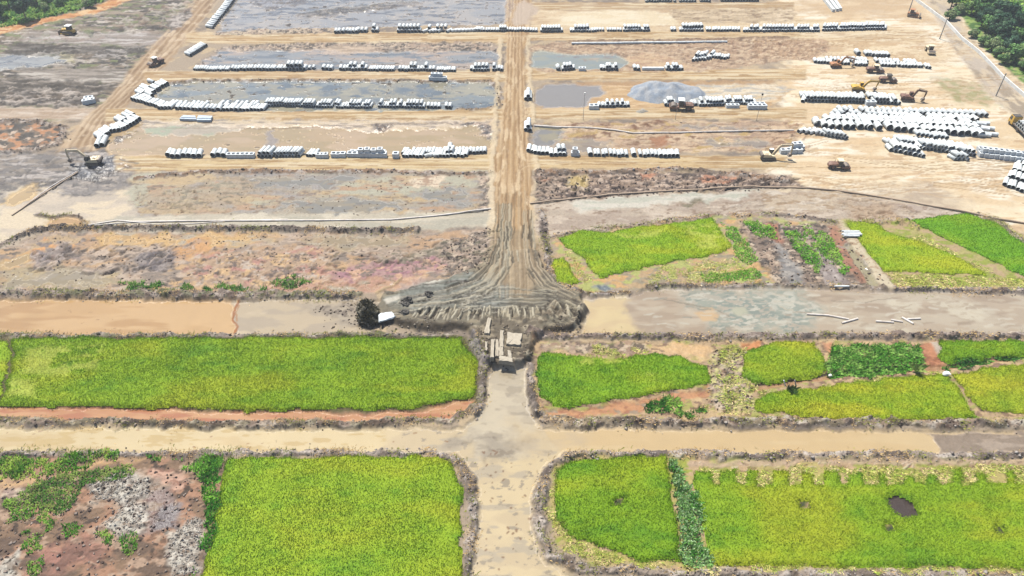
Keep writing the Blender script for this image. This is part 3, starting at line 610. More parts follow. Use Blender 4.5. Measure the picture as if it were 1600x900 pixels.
zone([(1316, 345), (1420, 345), (1560, 338), (1640, 400), (1700, 440), (1600, 450), (1400, 452)], (196, 186, 120), .7, .7, [((206, 180, 140), 2, 1.4, .53, .05), ((170, 180, 80), 2, 1.2, .56, .05)], amp=.15)
bank([(1520, 334), (1560, 346), (1590, 372), (1620, 400)], 1.2, .5, (200, 184, 162), (230, 216, 196), (130, 116, 100))
bank([(1396, 450), (1480, 452), (1620, 454), (1900, 462)], 1.1, .5, (190, 172, 160), (226, 212, 200), (120, 100, 90))
bank([(1010, 447), (1100, 445), (1200, 444), (1300, 446), (1380, 449)], .8, .35, (160, 142, 126), clods=.6)
bank([(905, 458), (985, 458)], .6, .3, (120, 96, 74), clods=.5)
# canal right of the fan
zone([(908, 462), (985, 461), (1002, 450), (1200, 447), (1390, 452), (1640, 459), (2200, 466), (2200, 524), (1640, 520), (1200, 522), (900, 524), (912, 505), (918, 482)], (214, 196, 176), .5, .5, [
    ((222, 208, 190), 6, 2, .52, .06), ((200, 180, 160), 10, 3, .56, .06)], z=-.45, rough=.5, tg="canal_water")
zone([(914, 464), (985, 463), (975, 490), (1000, 520), (900, 522), (916, 500)], (242, 218, 176), 1, 1, [((248, 226, 180), 5, 2, .53, .06)], rough=.35, a=.95)
zone([(1060, 452), (1250, 450), (1290, 480), (1255, 518), (1110, 520), (1120, 490), (1070, 470)], (184, 190, 180), 2, 1.6, [((160, 172, 166), 4, 2, .52, .05), ((228, 226, 216), 2.2, 1.2, .60, .04), ((206, 200, 188), 1.2, .7, .58, .04)], a=.92)
zone([(1200, 452), (1240, 452), (1256, 470), (1300, 482), (1250, 488), (1205, 478)], (226, 224, 214), 1.2, 1.4, [((176, 184, 176), 1.6, 1, .52, .05)], a=.9)
for q in ([(1380, 462), (1430, 462), (1446, 484), (1410, 486), (1390, 476)], [(1446, 464), (1490, 470), (1545, 478), (1550, 494), (1510, 500), (1470, 482)], [(1300, 476), (1330, 476), (1340, 492), (1310, 490)], [(1400, 486), (1412, 486), (1420, 520), (1402, 520)]):
    zone(q, (240, 230, 212), 1.2, 1.3, [((212, 196, 176), 2, 1, .54, .05)], a=.9)
stroke([(1030, 464), (1080, 474), (1120, 480), (1140, 492)], .25, (160, 148, 132), -.08, .8, .3)
stroke([(1300, 468), (1350, 470), (1400, 462)], .2, (160, 144, 128), -.05, .7, .3)
zone([(1088, 488), (1098, 479), (1114, 477), (1126, 488), (1122, 500), (1100, 500)], (236, 204, 164), .5, .4, z=-.45, rough=.25, tg="canal_water")
zone([(1142, 486), (1150, 478), (1164, 478), (1171, 486), (1160, 491)], (212, 212, 192), .5, .4, z=-.45, rough=.25, tg="canal_water")
bank([(830, 528), (900, 524), (1000, 524), (1120, 527), (1200, 525), (1300, 523), (1450, 525), (1640, 526), (2200, 532)], 1.2, .8, (158, 140, 130), (200, 186, 176), (92, 78, 72), clods=1.2)
# middle right plots
zone([(832, 532), (1640, 532), (2200, 540), (2200, 668), (1640, 660), (1180, 656), (1000, 656), (850, 650), (830, 620)], (204, 176, 140), .6, .6, [
    ((186, 184, 104), 2.2, 1.4, .52, .05), ((226, 196, 150), 2.4, 1.4, .56, .05), ((160, 130, 106), 1.2, .8, .61, .04)], amp=.25)
zone([(860, 532), (1010, 534), (1010, 552), (900, 548), (845, 548)], (190, 160, 140), .7, .8, ROUGH_MUD, amp=.3, a=.8)
zone([(1010, 540), (1090, 536), (1112, 552), (1100, 562), (1050, 552)], (236, 196, 142), .7, .8, rough=.5)
zone([(1115, 545), (1165, 540), (1175, 600), (1180, 640), (1120, 640), (1105, 610)], (196, 172, 146), .7, .9, ROUGH_MUD + [((222, 216, 150), 1.5, 1, .56, .05)], amp=.4, asc=.8)
zone([(840, 634), (900, 640), (1000, 622), (1090, 606), (1110, 600), (1100, 618), (1020, 640), (960, 652), (860, 650)], (216, 158, 112), .7, .7, [((190, 128, 92), 2, 1, .55, .05), ((176, 154, 130), 1.4, .9, .6, .05)], z=-.2, amp=.15, rough=.7)
zone([(1160, 534), (1190, 534), (1190, 546), (1166, 546)], (230, 160, 106), .5, .5)
zone([(1282, 536), (1300, 534), (1310, 556), (1298, 558)], (222, 164, 124), .5, .6)
zone([(1436, 535), (1462, 532), (1478, 574), (1450, 582), (1440, 556)], (214, 150, 112), .5, .5, [((176, 116, 84), 1.5, 1, .57, .05)])
zone([(1452, 534), (1464, 534), (1478, 552), (1468, 556)], (214, 198, 180), .3, .3, dz=.3)
stroke([(1180, 608), (1230, 598), (1297, 588), (1350, 583), (1420, 576), (1480, 574), (1540, 564), (1640, 552)], .8, (196, 150, 108), -.35, .9, .3, rough=.6)
stroke([(1180, 602), (1240, 592), (1297, 583), (1360, 576), (1440, 572)], .35, (84, 70, 50), -.3, .9, .2)
bank([(838, 640), (850, 655), (900, 661), (1000, 660), (1130, 659), (1200, 658), (1400, 661), (1640, 664), (2200, 670)], 1.1, .7, (180, 158, 140), (230, 218, 204), (92, 72, 62), clods=1.2, green=.2)
bank([(828, 572), (832, 600), (830, 630), (838, 645)], .9, .6, (168, 154, 144), (210, 196, 186), (110, 98, 90))
bank([(756, 570), (752, 600), (752, 636), (742, 648)], .9, .6, (168, 154, 144), (210, 196, 186), (110, 98, 90))
bank([(738, 528), (745, 548), (758, 566)], 1.0, .7, (150, 140, 138), (200, 190, 186), (96, 86, 80))
# second canal right
zone([(850, 669), (1000, 668), (1640, 673), (2200, 680), (2200, 704), (1640, 706), (1000, 706), (876, 706)], (240, 212, 166), .4, .4, [((244, 218, 174), 20, 3, .5, .08)], z=-.4, rough=.3, tg="canal_water")
zone([(1444, 673), (1640, 675), (2200, 682), (2200, 704), (1640, 706), (1462, 706), (1472, 696), (1462, 685)], (166, 148, 130), .4, .8, [((190, 172, 154), 4, .9, .56, .05)], z=-.3, rough=.5, amp=.06)
bank([(846, 775), (850, 745), (870, 722), (900, 711), (1000, 710), (1100, 711), (1250, 712), (1400, 713), (1640, 713), (2200, 712)], 1.05, .6, (188, 172, 160), (228, 216, 206), (110, 96, 90), clods=1)
bank([(846, 770), (843, 800), (846, 840), (862, 866), (900, 884), (960, 892), (1100, 897), (1300, 899), (1640, 901), (2200, 905)], 1.1, .6, (184, 168, 154), (226, 214, 204), (124, 106, 92), clods=1.1)
zone([(856, 780), (872, 728), (910, 716), (1640, 720), (2200, 720), (2200, 896), (1640, 893), (1060, 888), (930, 878), (872, 850)], (206, 190, 122), .6, .6, [((216, 186, 148), 2, 1.4, .54, .05), ((176, 184, 80), 1.6, 1.2, .55, .05)], amp=.15)
stroke([(1084, 726), (1200, 722), (1350, 722), (1640, 724)], .8, (212, 186, 160), .1, .8, .5)
for q in ([(1380, 776), (1400, 769), (1428, 783), (1442, 806), (1420, 814), (1392, 804)],):
    zone(q, (78, 62, 44), .4, .3, z=-.2, rough=.4)
# strip of ground where the rice stands

def hatch(pts, n, L_, ang, sp, cols, w0, w1, dz, a=.7):
    """short furrows and crumbs left by the diggers inside a patch"""
    P = np.array(pts, float); lo, hi = P.min(0), P.max(0); k = 0
    while k < n:
        x0, y0 = random.uniform(lo[0], hi[0]), random.uniform(lo[1], hi[1])
        if sdf(P, np.array([x0]), np.array([y0]))[0] < 0: continue
        k += 1
        t = R(ang + random.gauss(0, sp)); l = L_ * random.uniform(.4, 1.4)
        c = random.randrange(len(cols))
        stroke([(x0, y0), (x0 + l * .5 * math.cos(t) + random.gauss(0, .8), y0 - l * .5 * math.sin(t) * .5), (x0 + l * math.cos(t), y0 - l * math.sin(t) * .5)], random.uniform(w0, w1), cols[c], dz * (-1 if sum(cols[c]) < 400 else 1), a * random.uniform(.5, 1), .35)
random.seed(61)
DK, BR, PK, GR = (104, 90, 80), (140, 104, 78), (222, 200, 184), (176, 164, 156)
hatch([(60, 395), (290, 380), (290, 420), (180, 430), (40, 425)], 150, 16, 38, 16, (DK, GR, PK, DK), .18, .55, .22)
hatch([(300, 385), (520, 390), (700, 395), (700, 430), (560, 452), (300, 452)], 170, 9, 30, 40, (DK, BR, PK, (120, 110, 84)), .15, .45, .2)
hatch([(560, 405), (740, 372), (768, 360), (762, 410), (700, 412), (600, 416)], 90, 14, 20, 25, ((110, 106, 84), DK, (150, 146, 118), PK), .18, .5, .22)
hatch([(205, 290), (320, 300), (330, 332), (215, 335)], 110, 7, 30, 50, ((120, 104, 76), BR, (214, 192, 150)), .15, .35, .15)
hatch([(300, 270), (760, 270), (766, 330), (330, 330)], 120, 8, 20, 40, (BR, DK, (216, 200, 168), (190, 150, 110)), .14, .35, .12, .6)
hatch([(838, 275), (1250, 278), (1230, 292), (950, 304), (838, 316)], 170, 14, 2, 14, ((72, 62, 58), (84, 72, 66), PK, (196, 170, 150)), .25, .6, .35, .85)
hatch([(60, 52), (300, 0), (270, 48), (120, 66), (0, 66)], 130, 16, 12, 30, ((108, 106, 100), (206, 196, 186), (132, 138, 104), (170, 140, 124)), .4, 1.0, .25)
hatch([(0, 70), (230, 72), (190, 106), (0, 108)], 120, 22, 6, 16, ((84, 82, 80), (206, 198, 190), (140, 132, 124), (100, 98, 94)), .35, .9, .25)
hatch([(0, 120), (170, 132), (140, 166), (0, 166)], 110, 20, 4, 18, ((80, 76, 72), (216, 204, 194), (120, 110, 100)), .3, .8, .25)
hatch([(0, 242), (200, 240), (205, 290), (60, 305), (0, 292)], 100, 20, 15, 22, ((92, 86, 84), (192, 184, 180), (130, 122, 116)), .3, .7, .2)
hatch([(400, -20), (560, -20), (520, 20), (420, 26)], 50, 18, 10, 15, ((90, 84, 82), (150, 146, 146)), .4, .9, .2)
hatch([(840, 84), (1240, 62), (1290, 78), (1100, 106), (990, 100)], 130, 12, 4, 25, ((150, 112, 88), (236, 212, 184), (190, 152, 124)), .3, .7, .25)
hatch([(840, 192), (1240, 190), (1240, 234), (880, 232)], 110, 20, 0, 10, ((150, 116, 90), (240, 218, 188), (184, 152, 124)), .25, .6, .2, .6)
hatch([(1220, 190), (1290, 196), (1260, 240), (1200, 230)], 40, 14, 10, 25, ((176, 132, 96), (250, 234, 206)), .3, .6, .25)
hatch([(1000, 320), (1190, 304), (1320, 312), (1310, 340), (1110, 336), (900, 355)], 80, 16, 4, 14, ((166, 146, 128), (230, 218, 204), (190, 166, 144)), .2, .5, .12, .6)
hatch([(1300, 300), (1420, 318), (1460, 335), (1330, 342)], 50, 12, -10, 14, ((160, 132, 106), (226, 206, 180)), .2, .45, .2, .7)
hatch([(1160, 345), (1300, 352), (1380, 440), (1220, 440)], 60, 10, -45, 20, ((110, 98, 88), (206, 196, 186), (150, 126, 104)), .2, .45, .2)
hatch([(1000, 455), (1200, 450), (1250, 510), (1000, 516)], 60, 16, 0, 14, ((150, 158, 154), (232, 228, 216), (210, 196, 180)), .15, .5, .05, .7)
hatch([(1200, 456), (1590, 462), (1590, 514), (1250, 514)], 90, 18, 3, 16, ((240, 232, 218), (190, 170, 150), (230, 216, 196)), .15, .6, .05, .7)
hatch([(0, 740), (320, 730), (310, 890), (0, 890)], 110, 12, 20, 40, ((116, 98, 84), (212, 184, 160), (176, 136, 112), (100, 86, 74)), .15, .4, .14, .6)
hatch([(1110, 545), (1165, 540), (1180, 640), (1110, 650)], 60, 8, 30, 50, ((150, 116, 92), (236, 224, 196)), .12, .3, .15)
hatch([(1090, 724), (1600, 722), (1600, 736), (1090, 738)], 70, 9, 20, 30, ((156, 124, 100), (240, 224, 200)), .12, .3, .12)

for q in ([(956, 790), (966, 780), (980, 779), (972, 790)], [(1246, 788), (1260, 782), (1264, 793), (1252, 795)], [(1554, 828), (1564, 822), (1566, 833), (1556, 834)], [(1382, 822), (1398, 817), (1398, 830), (1384, 831)]):
    zone(q, (70, 84, 36), .5, .3)
random.seed(17)
for k in range(46):
    x0 = random.uniform(1230, 1560); y0 = random.choice((random.uniform(225, 300), random.uniform(112, 150), random.uniform(55, 90), random.uniform(250, 290)))
    L_ = random.uniform(60, 220); sl = random.gauss(0, .06)
    pts_ = [(x0 + L_ * t, y0 + sl * L_ * t + 5 * math.sin(t * 3 + k)) for t in (0, .25, .5, .75, 1)]
    for dy_ in (0, pxm(y0) * 2.0 * .45):
        stroke([(a_, b_ + dy_) for a_, b_ in pts_], random.uniform(.2, .4), random.choice(((204, 174, 134), (214, 186, 148), (252, 238, 212))), -.06, random.uniform(.35, .75), .3)
for k in range(40):
    x0 = random.choice((random.uniform(180, 700), random.uniform(830, 1200))); y0 = random.choice((255, 179, 119, 58)) + random.gauss(0, 2.6)
    L_ = random.uniform(80, 300)
    stroke([(x0, y0), (x0 + L_ / 2, y0 + random.gauss(0, .8)), (x0 + L_, y0 + random.gauss(0, 1))], random.uniform(.18, .35), random.choice(((186, 152, 108), (244, 226, 192), (196, 160, 112))), -.05, .55, .2, tg="dirt_road")

zone([(810, 660), (915, 667), (915, 708), (820, 712)], (236, 212, 172), 3.5, 1.5, [((224, 204, 174), 5, 2, .54, .07)], a=.75)
for k in range(70):
    x0 = random.uniform(1225, 1560); y0 = random.choice((random.uniform(222, 300), random.uniform(110, 150), random.uniform(52, 90), random.uniform(252, 292)))
    L_ = random.uniform(40, 160); sl = random.gauss(0, .09); cv = random.gauss(0, 5)
    pts_ = [(x0 + L_ * t, y0 + sl * L_ * t + cv * t * t) for t in (0, .25, .5, .75, 1)]
    cc_ = random.choice(((186, 154, 114), (196, 166, 126), (206, 178, 140)))
    for dy_ in (0, pxm(y0) * 1.8 * .45):
        stroke([(a_, b_ + dy_) for a_, b_ in pts_], random.uniform(.12, .24), cc_, -.07, random.uniform(.5, .9), .12)
for k in range(24):                                  # turning tracks where the side roads meet the central road
    cy = random.choice((256, 180, 119, 59)); sd_ = random.choice((-1, 1)); r_ = random.uniform(14, 44); o_ = random.gauss(0, 6); up_ = random.choice((-1, 1))
    xc = 804 + sd_ * (r_ + 4) + o_ * .3
    pts_ = [(xc - sd_ * r_ * math.cos(t), cy + up_ * (r_ * .5 - r_ * .5 * math.sin(t)) + o_ * .2) for t in (0, .4, .8, 1.2, 1.57)]
    stroke(pts_, random.uniform(.15, .3), random.choice(((168, 134, 94), (236, 212, 174), (184, 150, 108))), -.06, .6, .15, tg="dirt_road")
# ------------------------------------------------------------------ ground sheet -> one mesh per kind of surface
M_SOIL = attr_mat("soil", None, .25, bump=.10, bscale=2.6, var=.16, vscale=1.6)
M_ROAD = attr_mat("packed_earth", None, .2, bump=.05, bscale=3.5, var=.10, vscale=1.3)
M_BANK = attr_mat("dug_soil", None, .2, bump=.16, bscale=3.2, var=.2, vscale=2.4)
M_WATER = attr_mat("muddy_water", None, .5, bump=.012, bscale=1.2, var=.04, vscale=.25)
SURF = {"ground": (M_SOIL, "structure"), "sand": (M_ROAD, "structure"), "dirt_road": (M_ROAD, "structure"), "path": (M_ROAD, "structure"),
        "soil_bank": (M_BANK, "structure"), "pond_water": (M_WATER, "structure"), "canal_water": (M_WATER, "structure"),
        "ditch_water": (M_WATER, "structure"), "river_water": (M_WATER, "structure")}
idx = np.arange(NR * NC, dtype=np.int32).reshape(NR, NC)
quad = np.stack([idx[:-1, :-1], idx[:-1, 1:], idx[1:, 1:], idx[1:, :-1]], -1).reshape(-1, 4)
_wt = np.array([n.endswith('water') for n in TAGS])
_c = [TAG[:-1, :-1], TAG[:-1, 1:], TAG[1:, 1:], TAG[1:, :-1]]
_same = (_c[0] == _c[1]) & (_c[0] == _c[2]) & (_c[0] == _c[3])
_anyw = _wt[_c[0]] | _wt[_c[1]] | _wt[_c[2]] | _wt[_c[3]]
ftag = np.where(_anyw & ~_same, 0, _c[0]).ravel()             # a water face is water at all four corners
COL *= np.array((1.0, .985, .94), np.float32)
PV = np.stack([X, Y, Z], -1).reshape(-1, 3); PC = COL.reshape(-1, 3); PR = RG.ravel()
for i, n in enumerate(TAGS):
    f = quad[ftag == i]
    if not len(f): continue
    used, inv = np.unique(f, return_inverse=True)
    m, kind = SURF[n]
    o = mesh_np(n, PV[used], inv.reshape(-1, 4), m, col=np.clip(PC[used] * (np.array((.93, .92, .85)) * (.9 if n == 'pond_water' else 1) if n.endswith('water') else np.array((1.08, 1.1, 1.15)) if n == 'sand' else 1), 0.01, .9), rgh=np.clip(PR[used], .05, 1) if not n.endswith('water') else np.full(len(used), .1 if n != 'canal_water' else .14), smooth=True)
    tag(o, kind=kind)

# ------------------------------------------------------------------ vegetation made of blades
def blade_mesh(p, h, wd, lean, colr, up=1.0, curve=True):
    """p (n,3) roots; returns verts, tris, colours: one bent two-triangle blade each"""
    n = len(p)
    a = rng.random(n) * 6.2832
    dx, dy = np.cos(a), np.sin(a)
    px_, py_ = -dy * wd / 2, dx * wd / 2
    V = np.zeros((n, 4, 3)); V[:, 0] = p; V[:, 1] = p; V[:, 2] = p; V[:, 3] = p
    V[:, 0, 0] -= px_ * .8; V[:, 0, 1] -= py_ * .8; V[:, 1, 0] += px_ * .8; V[:, 1, 1] += py_ * .8
    V[:, 2, 0] += dx * lean * h * .45 + px_; V[:, 2, 1] += dy * lean * h * .45 + py_; V[:, 2, 2] += h * .72
    V[:, 3, 0] += dx * lean * h; V[:, 3, 1] += dy * lean * h; V[:, 3, 2] += h * .9
    b = (np.arange(n) * 4)[:, None]
    F = np.concatenate([b + [[0, 1, 2]], b + [[0, 2, 3]]], 1).reshape(-1, 3)
    return V.reshape(-1, 3), F, np.repeat(colr, 4, 0)
M_RICE = attr_mat("rice_leaves", .7, .08, var=.10, vscale=.8, transl=.30)
M_WEED = attr_mat("weed_leaves", .7, .1, var=.12, vscale=1.0, transl=.25)
def green(c): return lin(c) * np.array((1.34, 1.0, 1.1)) / 1.70
def sample(P, n_per_m2, wob, seed_holes=()):
    x0, y0 = P.min(0) - 1; x1, y1 = P.max(0) + 1
    n = int((x1 - x0) * (y1 - y0) * n_per_m2)
    x = rng.uniform(x0, x1, n); y = rng.uniform(y0, y1, n)
    wx = (fbm(x, y, 2.2, seed=21, oc=3) - .5) * 4 * wob; wy = (fbm(x, y, 2.2, seed=22, oc=3) - .5) * 4 * wob
    sd = sdf(P, x + wx, y + wy)
    k = sd > 0
    for hpoly in seed_holes:
        k &= sdf(hpoly, x + wx * .6, y + wy * .6) < 0
    return x[k], y[k], sd[k]
def rice(pts, label, c=(134, 184, 40), c2=(172, 196, 48), c3=(84, 152, 34), dens=64, h=.5, wob=.4, holes=(), sc=5.0, yel=.5, group=None, lodged=()):
    P = G(pts); HP = [G(q) for q in holes]; LP = [G(q) for q in lodged]
    st = .4
    gx = np.arange(P[:, 0].min() - 1, P[:, 0].max() + 1, st); gy = np.arange(P[:, 1].min() - 1, P[:, 1].max() + 1, st)
    GX, GY = np.meshgrid(gx, gy)
    wx = (fbm(GX, GY, 2.2, seed=21, oc=3) - .5) * 4 * wob; wy = (fbm(GX, GY, 2.2, seed=22, oc=3) - .5) * 4 * wob
    sd = sdf(P, GX + wx, GY + wy)
    for hp in HP: sd = np.minimum(sd, -sdf(hp, GX + wx * .6, GY + wy * .6))
    def lodge(x, y):
        v = np.zeros(x.shape)
        for q in LP: v = np.maximum(v, sm(-.5, 1.5, sdf(q, x, y)) * sm(.44, .56, fbm(x, y, 2.4, 1.4, seed=30, oc=4)))
        return v
    gz = zat(GX.ravel(), GY.ravel()).reshape(GX.shape)
    hh = gz * .5 + .02 + h * sm(-.1, .9, sd) * (.72 + .10 * (fbm(GX, GY, .9, seed=23, oc=3) - .5) + .25 * (fbm(GX, GY, 5, seed=24, oc=2) - .5)) - .35 * h * lodge(GX, GY)
    def tint(x, y, n):
        f = fbm(x, y, sc * 2.6, sc * .9, seed=25, oc=3); g = fbm(x, y, 2.6, 1.3, seed=26, oc=3); q = fbm(x, y, .8, seed=29, oc=2)
        cc = np.broadcast_to(green(c), (len(x), 3)).copy()
        cc += (green(c2) - cc) * (sm(.52 - .14 * yel, .80 - .14 * yel, f * .8 + g * .2))[:, None] * .5
        cc += (green(c3) - cc) * (sm(.48, .24, f * .5 + g * .5))[:, None] * .7
        cc += (green((176, 206, 96)) - cc) * (lodge(x, y) * .6)[:, None]
        return cc
    ins = sd > -.1
    cell = ins[:-1, :-1] & ins[1:, :-1] & ins[1:, 1:] & ins[:-1, 1:]
    ii = np.arange(GX.size).reshape(GX.shape)
    F = np.stack([ii[:-1, :-1], ii[:-1, 1:], ii[1:, 1:], ii[1:, :-1]], -1)[cell]
    used, inv = np.unique(F, return_inverse=True)
    V1 = np.stack([GX.ravel()[used], GY.ravel()[used], hh.ravel()[used]], -1)
    C1 = tint(V1[:, 0], V1[:, 1], 0) * .9
    F4 = inv.reshape(-1, 4)
    T1 = np.concatenate([F4[:, [0, 1, 2]], F4[:, [0, 2, 3]]])
    x, y, sdb = sample(P, dens, wob, HP)
    lo = lodge(x, y)
    z = zat(x, y) * .5 + h * .42 * sm(-.2, .9, sdb) * (1 - .4 * lo)
    cc = tint(x, y, 0) * rng.uniform(.92, 1.2, (len(x), 1)) * np.c_[rng.uniform(.94, 1.07, len(x)), np.ones(len(x)), np.ones(len(x))]
    V2, T2, C2 = blade_mesh(np.stack([x, y, z], -1), h * rng.uniform(.5, 1.0, len(x)) * (1 - .5 * lo), rng.uniform(.05, .12, len(x)), rng.uniform(.2, .9, len(x)) + lo * 1.5, cc)
    o = mesh_np("rice_field", np.concatenate([V1, V2]), np.concatenate([T1, T2 + len(V1)]), M_RICE, col=np.clip(np.concatenate([C1, C2]), .004, .6))
    return tag(o, label, "rice field", kind="stuff")
def weeds(pts, label, c=(74, 132, 40), c2=(128, 172, 66), dens=26, h=.55, wob=.6, thr=.5, sc=2.4, wd=(.1, .24), lean=(.4, 1.3), name="weeds", cat="weeds", c3=None, obj=True):
    out = []
    for q in (pts if isinstance(pts[0][0], (tuple, list)) else [pts]):
        P = G(q)
        x, y, sd = sample(P, dens, wob)
        f = fbm(x, y, sc, seed=27, oc=4)
        k = (f + .12 * sm(0, 1.5, sd) - .06) > thr
        x, y, f = x[k], y[k], f[k]
        if not len(x): continue
        g = fbm(x, y, 1.4, seed=28, oc=3)
        cc = green(c) + (green(c2) - green(c)) * sm(.42, .6, g)[:, None]
        if c3 is not None: cc = cc + (green(c3) - cc) * (rng.random(len(x)) < .3)[:, None]
        cc = cc * np.array((.84, 1.0, 1.0)) * rng.uniform(.75, 1.8, (len(x), 1))
        out.append(blade_mesh(np.stack([x, y, zat(x, y) - .03], -1), h * rng.uniform(.4, 1.1, len(x)) * (.5 + f), rng.uniform(*wd, len(x)), rng.uniform(*lean, len(x)), cc))
    off = 0; Fs = []
    for v, f, c_ in out: Fs.append(f + off); off += len(v)
    o = mesh_np(name, np.concatenate([a[0] for a in out]), np.concatenate(Fs), M_WEED, col=np.clip(np.concatenate([a[2] for a in out]), .004, .7))
    return tag(o, label, cat, kind="stuff")

rice([(0 - 600, 535), (14, 532), (20, 545), (8, 590), (-6, 636), (-600, 640)], "narrow rice plot cut off by the left edge beside the large left paddy", yel=.3, dens=30)
rice([(18, 530), (200, 528), (430, 528), (600, 528), (720, 530), (730, 545), (750, 568), (746, 610), (738, 622), (700, 628), (650, 640), (380, 641), (200, 637), (-2, 635), (12, 590), (24, 545)],
     "long rice paddy left of the mud heap, below the tan canal", (126, 178, 38), (164, 190, 46), (88, 152, 36), yel=.4, lodged=[[(40, 540), (170, 536), (155, 580), (100, 592), (30, 590)], [(0, 590), (60, 590), (60, 625), (10, 625)]])
rice([(356, 714), (500, 713), (680, 713), (706, 728), (722, 760), (724, 900), (722, 990), (290, 990), (318, 900), (340, 800)],
     "square rice paddy at the bottom left of the pale channel", (134, 184, 42), (166, 194, 48), (98, 164, 38), yel=.5, dens=62)
rice([(868, 780), (864, 750), (880, 724), (930, 716), (1040, 714), (1046, 760), (1058, 830), (1064, 880), (1000, 876), (940, 856), (890, 838), (868, 810)],
     "rounded rice paddy right of the pale channel, with a small dark gap in the middle", (116, 172, 34), (160, 190, 44), (80, 146, 32), yel=.3, dens=62,
     holes=[[(958, 788), (968, 781), (978, 780), (970, 788)]])
comb = []
for k in range(15):
    x0 = 1085 + k * 40
    a_, b_, t_ = random.uniform(-4, 6), random.uniform(16, 30), random.uniform(733, 744)
    comb += [(x0 + a_, 757 + random.uniform(-4, 4)), (x0 + a_ + 1, t_), (x0 + b_, t_ + random.uniform(-3, 3)), (x0 + b_ + 2, 757 + random.uniform(-6, 4))]
rice([(1080, 752)] + comb + [(1700, 735), (1900, 735), (1900, 890), (1500, 888), (1250, 886), (1110, 884), (1104, 840), (1090, 790)],
     "largest rice paddy at the bottom right, with one big dark muddy gap", (124, 176, 38), (166, 186, 48), (84, 150, 34), yel=.4, dens=58, wob=.2,
     holes=[[(1386, 778), (1402, 775), (1424, 787), (1434, 804), (1416, 808), (1396, 798)], [(1248, 786), (1260, 784), (1262, 792), (1252, 793)], [(1556, 826), (1563, 824), (1564, 832), (1557, 832)], [(1384, 820), (1398, 819), (1396, 829), (1386, 829)]])
rice([(838, 560), (850, 548), (890, 556), (960, 560), (1010, 554), (1060, 556), (1106, 574), (1108, 596), (1080, 606), (1000, 620), (940, 630), (890, 638), (868, 634), (846, 622), (836, 606)],
     "rice paddy just right of the mud heap and channel", (120, 178, 38), (160, 192, 48), (80, 150, 34), yel=.35, lodged=[[(880, 556), (1000, 556), (990, 572), (900, 576)], [(1000, 580), (1050, 590), (1040, 598), (1000, 596)]])
rice([(1162, 552), (1176, 544), (1200, 536), (1270, 534), (1284, 556), (1296, 580), (1270, 590), (1210, 600), (1176, 602), (1160, 590)],
     "small yellowish rice plot below the grey canal, left of the dark weeds", (140, 186, 44), (178, 196, 52), (92, 156, 36), yel=.5)
rice([(1472, 534), (1560, 532), (1640, 534), (1640, 556), (1560, 558), (1486, 570), (1466, 560)], "rice strip squeezed between grey canal and ditch at the right edge", (112, 172, 36), (150, 188, 46), (74, 140, 32), yel=.3)
rice([(1180, 624), (1230, 610), (1310, 600), (1400, 590), (1476, 584), (1496, 606), (1524, 654), (1400, 656), (1280, 654), (1182, 644)],
     "wide rice paddy between the ditch and the tan canal on the right", (140, 186, 42), (188, 200, 54), (96, 160, 36), yel=.55)
rice([(1486, 584), (1540, 576), (1700, 556), (1800, 550), (1800, 656), (1700, 652), (1640, 650), (1536, 644), (1510, 620)], "yellow rice plot at the right edge above the tan canal", (148, 188, 46), (182, 198, 54), (112, 164, 38), yel=.8)
rice([(872, 372), (904, 361), (950, 363), (1000, 354), (1060, 349), (1110, 340), (1130, 362), (1144, 388), (1110, 400), (1040, 412), (1000, 420), (960, 428), (936, 434), (926, 424), (910, 404), (890, 390)],
     "rice paddy right of the brown road, below the pale mud flat", (126, 180, 38), (170, 194, 46), (88, 156, 34), yel=.45, dens=38, lodged=[[(950, 366), (1040, 358), (1030, 372), (980, 378)], [(1060, 352), (1140, 350), (1140, 390), (1090, 392)]])
rice([(862, 406), (880, 402), (908, 442), (880, 448), (864, 440)], "tiny wedge of rice against the brown road", (136, 182, 40), (176, 196, 48), dens=38)
rice([(1322, 350), (1340, 346), (1372, 352), (1384, 362), (1440, 378), (1500, 404), (1544, 432), (1480, 428), (1400, 426), (1382, 424), (1350, 390)],
     "yellow-green rice paddy right of the pale dike and white pipes", (142, 188, 44), (176, 198, 50), (106, 166, 36), yel=.75, dens=38)
rice([(1418, 344), (1460, 338), (1512, 334), (1552, 346), (1582, 370), (1640, 412), (1700, 440), (1600, 432), (1540, 404), (1470, 370)],
     "dark green triangular rice paddy below the sand at the right edge", (104, 172, 36), (140, 186, 44), (76, 146, 32), yel=.25, dens=38)
# weeds and lodged straw
STR = dict(c=(176, 182, 96), c2=(208, 202, 140), h=.34, wd=(.04, .11), lean=(1.2, 2.6), name="straw", cat="straw", c3=(150, 184, 70))
weeds([[(850, 790), (868, 735), (900, 718), (895, 730), (868, 760), (872, 810), (900, 842), (950, 866), (1010, 880), (1060, 886), (940, 884), (880, 862)], [(1060, 886), (1110, 880), (1300, 886), (1640, 890), (1640, 896), (1100, 894)]],
      "yellow flattened straw around the rounded paddy's edge", thr=.34, dens=60, **STR)
weeds([[(1080, 740), (1090, 732), (1640, 728), (1700, 745), (1640, 760), (1300, 760), (1120, 758)]], "yellow straw along the top of the largest paddy", thr=.40, dens=52, **STR)
weeds([[(1110, 545), (1165, 540), (1180, 600), (1182, 650), (1040, 655), (1100, 620)], [(840, 548), (900, 540), (1010, 546), (1010, 556), (900, 560)], [(1180, 612), (1300, 596), (1470, 578), (1470, 586), (1300, 604), (1184, 622)]],
      "yellow straw between the middle right paddies", thr=.53, dens=40, **STR)
weeds([[(1385, 428), (1480, 430), (1640, 438), (1640, 454), (1400, 450)], [(1400, 362), (1440, 368), (1520, 410), (1560, 432), (1520, 426), (1450, 384)]], "yellow straw between the two upper right paddies", thr=.40, dens=36, **STR)
